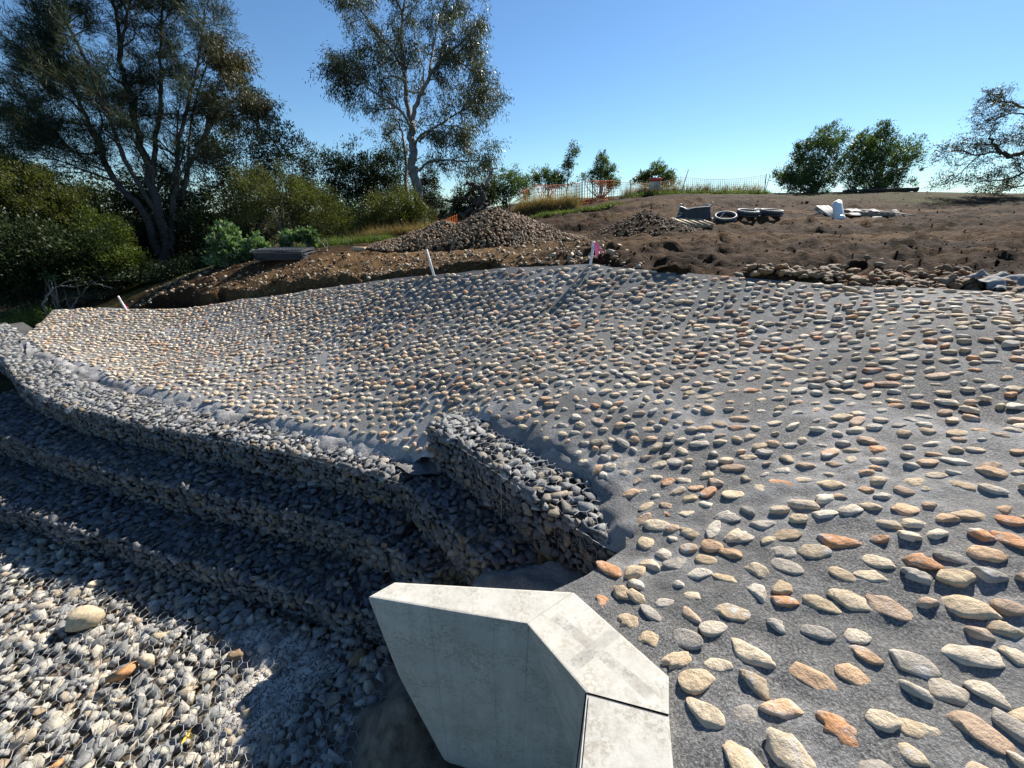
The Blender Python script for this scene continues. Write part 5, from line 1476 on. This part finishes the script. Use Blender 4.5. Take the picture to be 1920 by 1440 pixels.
# bulk bag, pallet
b0 = on_ground(1300, 408, 12.9)
root = thing('bulk_bag', 'slumped black bulk bag with pale lifting straps', 'bag', b0)
nu, nv = 26, 12; vv = []
rg = np.random.default_rng(96)
for j in range(nv):
    h = j / (nv - 1)
    for i_ in range(nu):
        a = i_ / nu * 2 * math.pi; ca_, sa_ = math.cos(a), math.sin(a)
        e = 0.5; rx = 0.52 * (1 - 0.18 * h) * math.copysign(abs(ca_) ** e, ca_); ry = 0.38 * (1 - 0.2 * h) * math.copysign(abs(sa_) ** e, sa_)
        ztop = 0.44 + 0.08 * math.cos(2 * a + 0.6) + 0.05 * math.sin(3 * a)
        vv.append((rx + 0.025 * math.sin(9 * a + 4 * h), ry + 0.025 * math.cos(7 * a), h * ztop))
for i_ in range(nu):
    x, y, z = vv[(nv - 1) * nu + i_]; vv.append((x * 0.8, y * 0.75, z - 0.10))
vv.append((0, 0, 0.26))
f = []
for j in range(nv):
    for i_ in range(nu): f.append([j * nu + i_, j * nu + (i_ + 1) % nu, (j + 1) * nu + (i_ + 1) % nu, (j + 1) * nu + i_])
for i_ in range(nu): f.append([nv * nu + i_, nv * nu + (i_ + 1) % nu, len(vv) - 1])
link('body', make_mesh('body', vv, f, M_FABRIC, True), root)
rim = Buf(); rp = np.array(vv[(nv - 1) * nu: nv * nu]); rim.tube(np.concatenate([rp[13:], rp[:4]]) + [0, 0, 0.01], 0.016, 5); link('rim', rim.mesh('rim', M_STRAP, True), root)
for pl in ([(-0.42, -0.2, 0.42), (-0.6, -0.25, 0.46), (-0.62, -0.25, 0.30), (-0.48, -0.25, 0.25)], [(0.42, -0.2, 0.45), (0.46, -0.2, 0.6), (0.52, -0.22, 0.45), (0.5, -0.25, 0.1)], [(0.5, -0.2, 0.12), (0.75, -0.2, 0.1), (0.95, -0.1, 0.28)], [(-0.5, -0.2, 0.2), (-0.75, -0.25, 0.12), (-0.9, -0.25, 0.02)]):
    sb = Buf(); pp = smooth_path(pl, 14); w = np.array([0.0, 0.03, 0.012]); n = len(pp); sb.add(np.concatenate([pp - w, pp + w]), [[i_, i_ + 1, n + i_ + 1, n + i_] for i_ in range(n - 1)]); link('strap', sb.mesh('strap', M_STRAP), root)

def pallet(label, u, v, d, rz, tilt, mat, n_top=6, W=1.1, D=1.0, skip=(), group='timber pallets'):
    b0 = on_ground(u, v, d); b0[2] += 0.02
    root = thing('pallet', label, 'pallet', b0, group); root.rotation_euler = (tilt, 0, rz)
    for y in (-D / 2 + 0.05, 0, D / 2 - 0.05):
        bf = Buf(); bf.box((0, y, 0.055), (W, 0.06, 0.09)); link('bearer', bf.mesh('bearer', mat), root)
    for k in range(n_top):
        if k in skip: continue
        bf = Buf(); bf.box((-W / 2 + 0.06 + k * (W - 0.12) / (n_top - 1), 0, 0.115), (0.12, D, 0.022)); link('slat', bf.mesh('slat', mat), root)
    for k in range(3):
        bf = Buf(); bf.box((-W / 2 + 0.06 + k * (W - 0.12) / 2, 0, 0.0), (0.1, D, 0.02)); link('slat', bf.mesh('slat', mat), root)
    return root
pallet('pale pallet in front of the black bulk bag', 1296, 424, 12.3, 0.15, 0.18, M_TIMBER, 5, 1.0, 0.9)
pallet('dark broken pallet under white sheets beside the white pipe', 1625, 399, 13.5, 0.1, 0.12, M_TIMBER_GREY, 6, 1.2, 1.0, (2,))
pallet('second dark pallet farther along from the white pipe', 1672, 393, 14.0, -0.1, 0.12, M_TIMBER_GREY, 6, 1.0, 1.0, (1, 4))
pallet('upturned pale pallet touching the white pipe', 1552, 398, 13.6, 0.2, 0.5, M_SHEET, 7, 0.55, 0.8)
rg = np.random.default_rng(97)
for k, (u, v, d, sx, sy, lab) in enumerate([(1602, 391, 13.4, 0.42, 0.26, 'white sheet on the near pallet corner beside the pipe'), (1632, 388, 13.6, 0.44, 0.26, 'white sheet on the far edge of the dark pallet'), (1606, 399, 13.1, 0.38, 0.2, 'crumpled white sheet low on the near pallet'), (1640, 397, 13.2, 0.4, 0.18, 'white sheet between the two dark pallets'), (1645, 404, 12.9, 0.32, 0.16, 'small white sheet on the soil below the pallets'), (1678, 396, 13.4, 0.2, 0.12, 'white scrap on the farther dark pallet')]):
    b0 = on_ground(u, v, d); b0[2] += 0.13 if k not in (4,) else 0.02
    n = 7; gx, gy = np.meshgrid(np.linspace(-sx / 2, sx / 2, n), np.linspace(-sy / 2, sy / 2, n), indexing='ij')
    z = 0.02 + 0.05 * fbm(gx.ravel() + k * 3, gy.ravel(), 0.25, 3, k + 5) + 0.06 * (gy.ravel() / sy + 0.5)
    ii = (np.arange(n - 1)[:, None] * n + np.arange(n - 1)[None, :]); ff = np.stack([ii, ii + n, ii + n + 1, ii + 1], -1).reshape(-1, 4)
    v_ = np.column_stack([gx.ravel(), gy.ravel(), z]); v2 = v_ - [0, 0, 0.012]
    o = link('white_sheet', make_mesh('white_sheet', np.concatenate([v_, v2]), np.concatenate([ff, ff[:, ::-1] + n * n]), M_SHEET, True), None, b0, (0.1, 0, rg.uniform(-0.4, 0.4)))
    tag(o, lab, 'sheet', 'white sheets by the pallets')
# white pipe
b0 = on_ground(1577, 411, 12.6); b1 = PD(1569, 372, 13.0); root = thing('white_pipe', 'thick white plastic pipe propped up on the dirt slope by the pallets', 'pipe', b0)
bf = Buf(); ax = unit(b1 - b0); Lp = 0.86
pts_ = [np.array([0, 0, -0.04]) + ax * t for t in np.linspace(0, Lp, 6)]; bf.tube(pts_, 0.135, 20, True)
link('barrel', bf.mesh('barrel', M_PVC, True), root)
bf = Buf(); bf.tube([np.array([0, 0, -0.04]) + ax * t for t in (0.06, 0.07, 0.17, 0.18)], [0.138, 0.15, 0.15, 0.138], 20, False); link('socket', bf.mesh('socket', M_PVC, True), root)
# pipe coils
for k, (u, v, d, R0, tx, lab) in enumerate([(1357, 419, 12.8, 0.31, 0.35, 'tilted black pipe ring nearest the pallet'), (1397, 417, 13.0, 0.31, 0.16, 'flat black pipe ring second from the pallet'), (1428, 411, 13.8, 0.31, 0.1, 'rearmost black pipe ring of the four'), (1441, 417, 13.0, 0.31, 0.12, 'black pipe ring farthest from the pallet')]):
    b0 = on_ground(u, v, d); root = thing('pipe_ring', lab, 'pipe ring', b0, 'black pipe rings'); root.rotation_euler = (tx, -0.15 if k == 0 else 0.03, 0)
    for j, (rr_, hh_, mt) in enumerate([(R0, 0.05, M_BLACK), (R0 - 0.01, 0.12, M_BLACK), (R0, 0.175, M_RIM)]):
        bf = Buf(); a = np.linspace(0, 2 * math.pi, 33); bf.tube(np.column_stack([rr_ * np.cos(a), rr_ * np.sin(a), np.full(33, hh_ + (0.12 if k == 0 else 0))]), 0.042 if j < 2 else 0.03, 8, False)
        link(['coil', 'coil', 'rim'][j], bf.mesh('coil', mt, True), root)
# log on the crest
b0 = on_ground(1650, 360, 20.3); root = thing('log', 'long dark log lying along the crest under the shrubs', 'log', b0)
bf = Buf(); pp = smooth_path([(-1.9, 0.1, 0.05), (-0.8, 0, 0.10), (0.4, 0.05, 0.09), (1.9, 0, 0.12)], 16); bf.tube(pp, np.linspace(0.05, 0.11, 16) + 0.012 * np.random.default_rng(4).normal(size=16), 8); link('limb', bf.mesh('limb', M_BARK_DARK, True), root)
# geotextile
def crumple(label, px, depth, w, d, h, seed, name='geotextile_sheet'):
    b0 = on_ground(*px, depth); n, m = 26, 20; gx, gy = np.meshgrid(np.linspace(-w / 2, w / 2, n), np.linspace(-d / 2, d / 2, m), indexing='ij')
    x, y = gx.ravel(), gy.ravel()
    gr = ground_height(np.stack([x + b0[0], y + b0[1]], 1), False) - b0[2]
    z = gr + 0.06 + h * np.clip(1 - np.hypot(x / (w * .55), y / (d * .6)), 0, 1) + 0.16 * np.abs(fbm(x * 0.5 + seed, y * 1.8, 0.3, 3, seed)) + 0.06 * fbm(x, y, 0.1, 3, seed + 2)
    ii = (np.arange(n - 1)[:, None] * m + np.arange(m - 1)[None, :]); ff = np.stack([ii, ii + m, ii + m + 1, ii + 1], -1).reshape(-1, 4)
    v_ = np.column_stack([x, y, z]); o = link(name, make_mesh(name, np.concatenate([v_, v_ - [0, 0, 0.02]]), np.concatenate([ff, ff[:, ::-1] + n * m]), M_CLOTH, True), None, b0)
    return tag(o, label, 'fabric')
crumple('grey folded geotextile sheet over stones at the picture edge', (1905, 536), 4.75, 0.95, 0.42, 0.10, 3)
crumple('small pale crumpled cloth on the stone spill', (1835, 520), 4.95, 0.34, 0.25, 0.08, 8)

# orange barrier fence
root0 = on_ground(1180, 366, 21.8)
root = thing('barrier_fence', 'orange plastic mesh barrier fence on dark posts along the crest', 'fence', root0)
fpx = [(975, 392, 19.2), (1003, 386, 19.6), (1078, 380, 20.2), (1092, 376, 20.6), (1111, 374, 20.6), (1150, 371, 21), (1182, 369, 21.6), (1276, 365, 22), (1433, 363, 21.6)]
tops = [358, 347, 344, 341, 338, 338, 342, 331, 328]
fb = [on_ground(*p) for p in fpx]
ft = [PD(p[0], t, p[2]) for p, t in zip(fpx, tops)]
lean = {7: (1291, 318), 8: (1437, 326)}
for k, (b_, t_) in enumerate(zip(fb, ft)):
    if k in (5,): continue
    tp = PD(*lean[k], fpx[k][2]) if k in lean else t_ + [0, 0, 0.08]
    bf = Buf(); bf.tube([b_ - [0, 0, 0.2] - root0, (b_ + tp) / 2 - root0, tp - root0], 0.022, 6); link('post', bf.mesh('post', M_STEEL, True), root)
bf = Buf(); tp = PD(1444, 328, 21.7); bf.tube([fb[8] - [0, 0, 0.1] - root0, tp - root0], 0.022, 6); link('post', bf.mesh('post', M_STEEL, True), root)
for k in range(len(fb) - 1):
    a, b_, ta, tb_ = fb[k], fb[k + 1], ft[k], ft[k + 1]; w = np.linalg.norm(b_ - a); nn = max(4, int(w / 0.11)); bf = Buf()
    rg = np.random.default_rng(200 + k)
    sag = 0.18 if w > 2.5 else 0.04
    def np_(s, t):
        lo = a + (b_ - a) * s + [0, 0, 0.06]; lo[2] = max(lo[2], 0); hi = ta + (tb_ - ta) * s - [0, 0, sag * 4 * s * (1 - s)]
        sl = 0.25 * t if w > 2.5 else 0.0
        return lo + (hi - lo) * t + [0, 0.05 * math.sin(s * 17 + k), 0] - root0
    ts = np.linspace(0, 1, 7)
    for s in np.linspace(0, 1, nn + 1): bf.tube([np_(s, t) for t in ts], 0.021 if k < 5 else 0.010, 3, False)
    for t in np.linspace(0, 1, 8): bf.tube([np_(s, t) for s in np.linspace(0, 1, max(3, nn // 2))], (0.018 if t in (0, 1) else 0.009) * (1 if k < 5 else 0.6), 3, False)
    link('netting', bf.mesh('netting', M_ORANGE if k < 5 else M_BACKLIT), root)
# short orange piece by the cobble heap
a = on_ground(815, 440, 15.2); bf = Buf()
root = thing('barrier_netting', 'short piece of orange barrier mesh half buried behind the cobble heap', 'netting', a)
for s in np.linspace(0, 0.9, 12): bf.tube([(s, 0.02 * math.sin(9 * s), -0.1 + 0.35 * s), (s, 0.02 * math.sin(9 * s) + 0.03, 0.42 + 0.42 * s)], 0.014, 4, False)
for t in np.linspace(0, 0.5, 5): bf.tube([(s, 0.02 * math.sin(9 * s), t - 0.1 + 0.4 * s) for s in np.linspace(0, 0.9, 8)], 0.01, 4, False)
link('strand', bf.mesh('strand', M_ORANGE), root)
# sign on the fence
b0 = PD(1227, 355, 21.55); b0[2] = float(ground_height(b0[:2][None])[0]); c = PD(1227, 345, 21.55)
root = thing('warning_sign', 'cream sign with red top band standing at the fence', 'sign', b0); zc_ = c[2] - b0[2]
bf = Buf(); bf.box((0, 0, zc_), (0.70, 0.012, 0.60), rotz(0.1)); link('board', bf.mesh('board', M_SIGN), root)
bf = Buf(); bf.box((0, -0.012, zc_ + 0.21), (0.70, 0.008, 0.19), rotz(0.1)); link('band', bf.mesh('band', M_RED), root)
for k, (zz, w) in enumerate([(0.05, 0.5), (-0.05, 0.42), (-0.14, 0.5)]):
    bf = Buf(); 
    for x in np.arange(-w / 2, w / 2, 0.085): bf.box((x + 0.02, -0.012, zc_ + zz), (0.05, 0.006, 0.04))
    link('text_line', bf.mesh('text_line', M_INK), root)
for x in (-0.28, 0.28):
    bf = Buf(); bf.tube([(x, 0.02, -0.2), (x, 0.02, zc_ + 0.28)], 0.015, 6); link('leg', bf.mesh('leg', M_TIMBER_GREY), root)

# loose stones on the creek bed
def loose(name, label, u, v, s, seed, mat, rz=0.0, sub=3, tilt=0.0, ang=False):
    p = PZ(u, v, ZF + 0.05); vv, ff = cobble_shape(sub, seed) if not ang else angular_shape(seed, 12)
    z = float(bed_h(p[0], p[1])) + s[2] * 0.75
    o = link(name, make_mesh(name, vv * s, ff, mat, not ang), None, (p[0], p[1], z), (tilt, 0, rz))
    return tag(o, label, 'stone', 'loose stones on the creek bed')
M_TANST = mat_rock('tan_boulder', [(0.0, (0.48, 0.39, 0.25)), (1.0, (0.52, 0.43, 0.29))]); M_ORST = mat_rock('orange_stone', [(0.0, (0.50, 0.24, 0.10)), (1.0, (0.52, 0.27, 0.12))])
M_CRST = mat_rock('cream_stone', [(0.0, (0.54, 0.44, 0.29)), (1.0, (0.56, 0.46, 0.32))]); M_BRST = mat_rock('brown_stone', [(0.0, (0.2, 0.14, 0.08)), (1.0, (0.22, 0.15, 0.09))])
loose('boulder', 'large smooth tan boulder lying on the wire mesh', 160, 1165, (0.20, 0.15, 0.13), 301, M_TANST, 0.2)
loose('loose_stone', 'blocky orange stone on the sunlit mesh', 228, 1262, (0.105, 0.055, 0.05), 302, M_ORST, 0.5, ang=True)
loose('loose_stone', 'angular cream stone just above the orange one', 277, 1236, (0.072, 0.062, 0.07), 303, M_CRST, 0.1, ang=True)
loose('loose_stone', 'round brown stone at the edge of the mud shade', 440, 1226, (0.08, 0.055, 0.055), 304, M_BRST, 0.1)
loose('loose_stone', 'flat dark brown stone in the shade beside the round one', 403, 1194, (0.075, 0.045, 0.03), 305, M_BRST, 0.1, ang=True)
loose('loose_stone', 'small pale stone in the shade above the tan boulder', 176, 1094, (0.07, 0.05, 0.05), 306, M_CRST, 0.9)
loose('loose_stone', 'narrow pale stone beside the muddy apron', 492, 1342, (0.065, 0.03, 0.035), 307, M_CRST, 0.7)
loose('loose_stone', 'flat tan stone poking from the mesh near the mud', 295, 1190, (0.07, 0.04, 0.035), 308, M_TANST, 0.2)
loose('loose_stone', 'small orange stone at the lower picture edge', 98, 1432, (0.055, 0.032, 0.03), 309, M_ORST, 1.0)
loose('loose_stone', 'brown rounded stone on the mud heap beside the wall', 668, 1232, (0.10, 0.06, 0.07), 310, M_BRST, 0.9)
M_YEL = mat_plain('yellow_leaf', (0.62, 0.42, 0.05), 0.6)
p = PZ(355, 1378, ZF + 0.05); bf = Buf(); rg = np.random.default_rng(5)
for k in range(5):
    leaf_quads(bf, np.zeros((1, 3)), np.array([[math.cos(k * 1.25), math.sin(k * 1.25), 0.4]]), 1, 0.012, 0.06, 0.035, 1, 0.1, 0, rg)
tag(link('fallen_leaf', bf.mesh('fallen_leaf', M_YEL), None, (p[0], p[1], float(bed_h(p[0], p[1])) + 0.05)), 'bright yellow curled leaf on the mesh', 'leaf')
# dried silt caked over the mesh near the wall
def silt(label, px, seed, mat):
    poly = [xy(PZ(u, v, ZF)) for u, v in px]; lo = np.min(poly, 0); hi = np.max(poly, 0); st = 0.035
    gx, gy = np.meshgrid(np.arange(lo[0], hi[0], st), np.arange(lo[1], hi[1], st), indexing='ij'); x, y = gx.ravel(), gy.ravel()
    dd = dist_line(np.stack([x, y], 1), poly, True) * np.where(inside(np.stack([x, y], 1), poly), 1, -1)
    z = bed_h(x, y) - 0.06 + 0.075 * sstep(-0.05, 0.22, dd) + 0.055 * fbm(x, y, 0.14, 3, seed) + 0.02 * fbm(x, y, 0.5, 2, seed + 5)
    nx, ny = gx.shape; ii = (np.arange(nx - 1)[:, None] * ny + np.arange(ny - 1)[None, :]); ff = np.stack([ii, ii + ny, ii + ny + 1, ii + 1], -1).reshape(-1, 4)
    ff = ff[(dd[ff] > -0.05).all(1)]
    tag(link('dried_silt', make_mesh('dried_silt', np.column_stack([x, y, z]), ff, mat, True)), label, 'silt', None, 'stuff')
def mat_silt():
    m, nt, b = new_mat('cracked_silt'); g = N(nt); p = g.pos()
    wp = g.mix(0.5, p, g.noise(p, 6, 3, 0.6, 'Color'), 'ADD'); cr = g.voronoi(wp, 11, 'DISTANCE_TO_EDGE'); f = g.noise(p, 9, 5)
    col = g.ramp(f, [(0.3, (0.34, 0.30, 0.26)), (0.7, (0.52, 0.49, 0.44))])
    col = g.mix(g.ramp(cr, [(0.0, 1.0), (0.05, 0.0)]), col, (0.06, 0.05, 0.045))
    g.link(col, b.inputs['Base Color']); b.inputs['Roughness'].default_value = 0.95
    g.link(g.bump(g.ramp(cr, [(0.0, 0.0), (0.08, 1.0)]), 0.9, 0.03, g.bump(g.noise(p, 60, 4), 0.4, 0.01)), b.inputs['Normal'])
    return m
M_SILT = mat_silt()
silt('pale cracked silt caked between mesh and muddy apron', [(360, 1190), (470, 1150), (600, 1180), (640, 1230), (560, 1330), (520, 1440), (400, 1440), (380, 1330), (440, 1260)], 11, M_SILT)
silt('thin pale silt crust beside the tan boulder', [(205, 1175), (300, 1150), (330, 1185), (260, 1215), (200, 1200)], 21, M_SILT)
silt('brown leaf litter and soil below the tan boulder', [(140, 1215), (215, 1185), (260, 1230), (200, 1260), (120, 1280)], 31, M_BEDSOIL)

# pieces that sit on a part of their thing
for root in [o for o in bpy.data.objects if o.parent is None and o.type == 'EMPTY']:
    ch = list(root.children); nm = root.name.split('.')[0]
    base, subs_ = {'bulk_bag': ('body', ('rim', 'strap')), 'warning_sign': ('board', ('band', 'text_line')), 'white_pipe': ('barrel', ('socket',)),
                   'survey_stake': ('post', ('ribbon',)), 'pallet': (None, ())}.get(nm, (None, ()))
    if base is None: continue
    bo_ = next(c for c in ch if c.name.split('.')[0] == base)
    for c in ch:
        if c.name.split('.')[0] in subs_: c.parent = bo_

# stones fallen on the muddy apron
rg = np.random.default_rng(310)
for k, (u, v, sz_, lab) in enumerate([(640, 1262, 0.07, 'dark stone half sunk in the mud beside the wall base'), (715, 1262, 0.055, 'small dark stone against the wall base'), (600, 1300, 0.05, 'small flat stone at the mud edge in deep shade'), (560, 1362, 0.06, 'flat pale grey stone in the shade of the mud apron'), (690, 1225, 0.06, 'dark stone on top of the mud heap beside the wall')]):
    p = PZ(u, v, ZF + 0.1); ix = np.argmin((mud_x - p[0]) ** 2 + (mud_y - p[1]) ** 2); vv, ff = angular_shape(500 + k, 11)
    o = link('mud_stone', make_mesh('mud_stone', vv * sz_ * np.array([1.2, 0.8, 0.6]), ff, M_BEDROCK), None, (p[0], p[1], max(float(mud_z[ix]), CZ + ZF) + sz_ * 0.25), (0.1, 0.1, rg.uniform(0, 3)))
    tag(o, lab, 'stone', 'stones on the muddy apron')
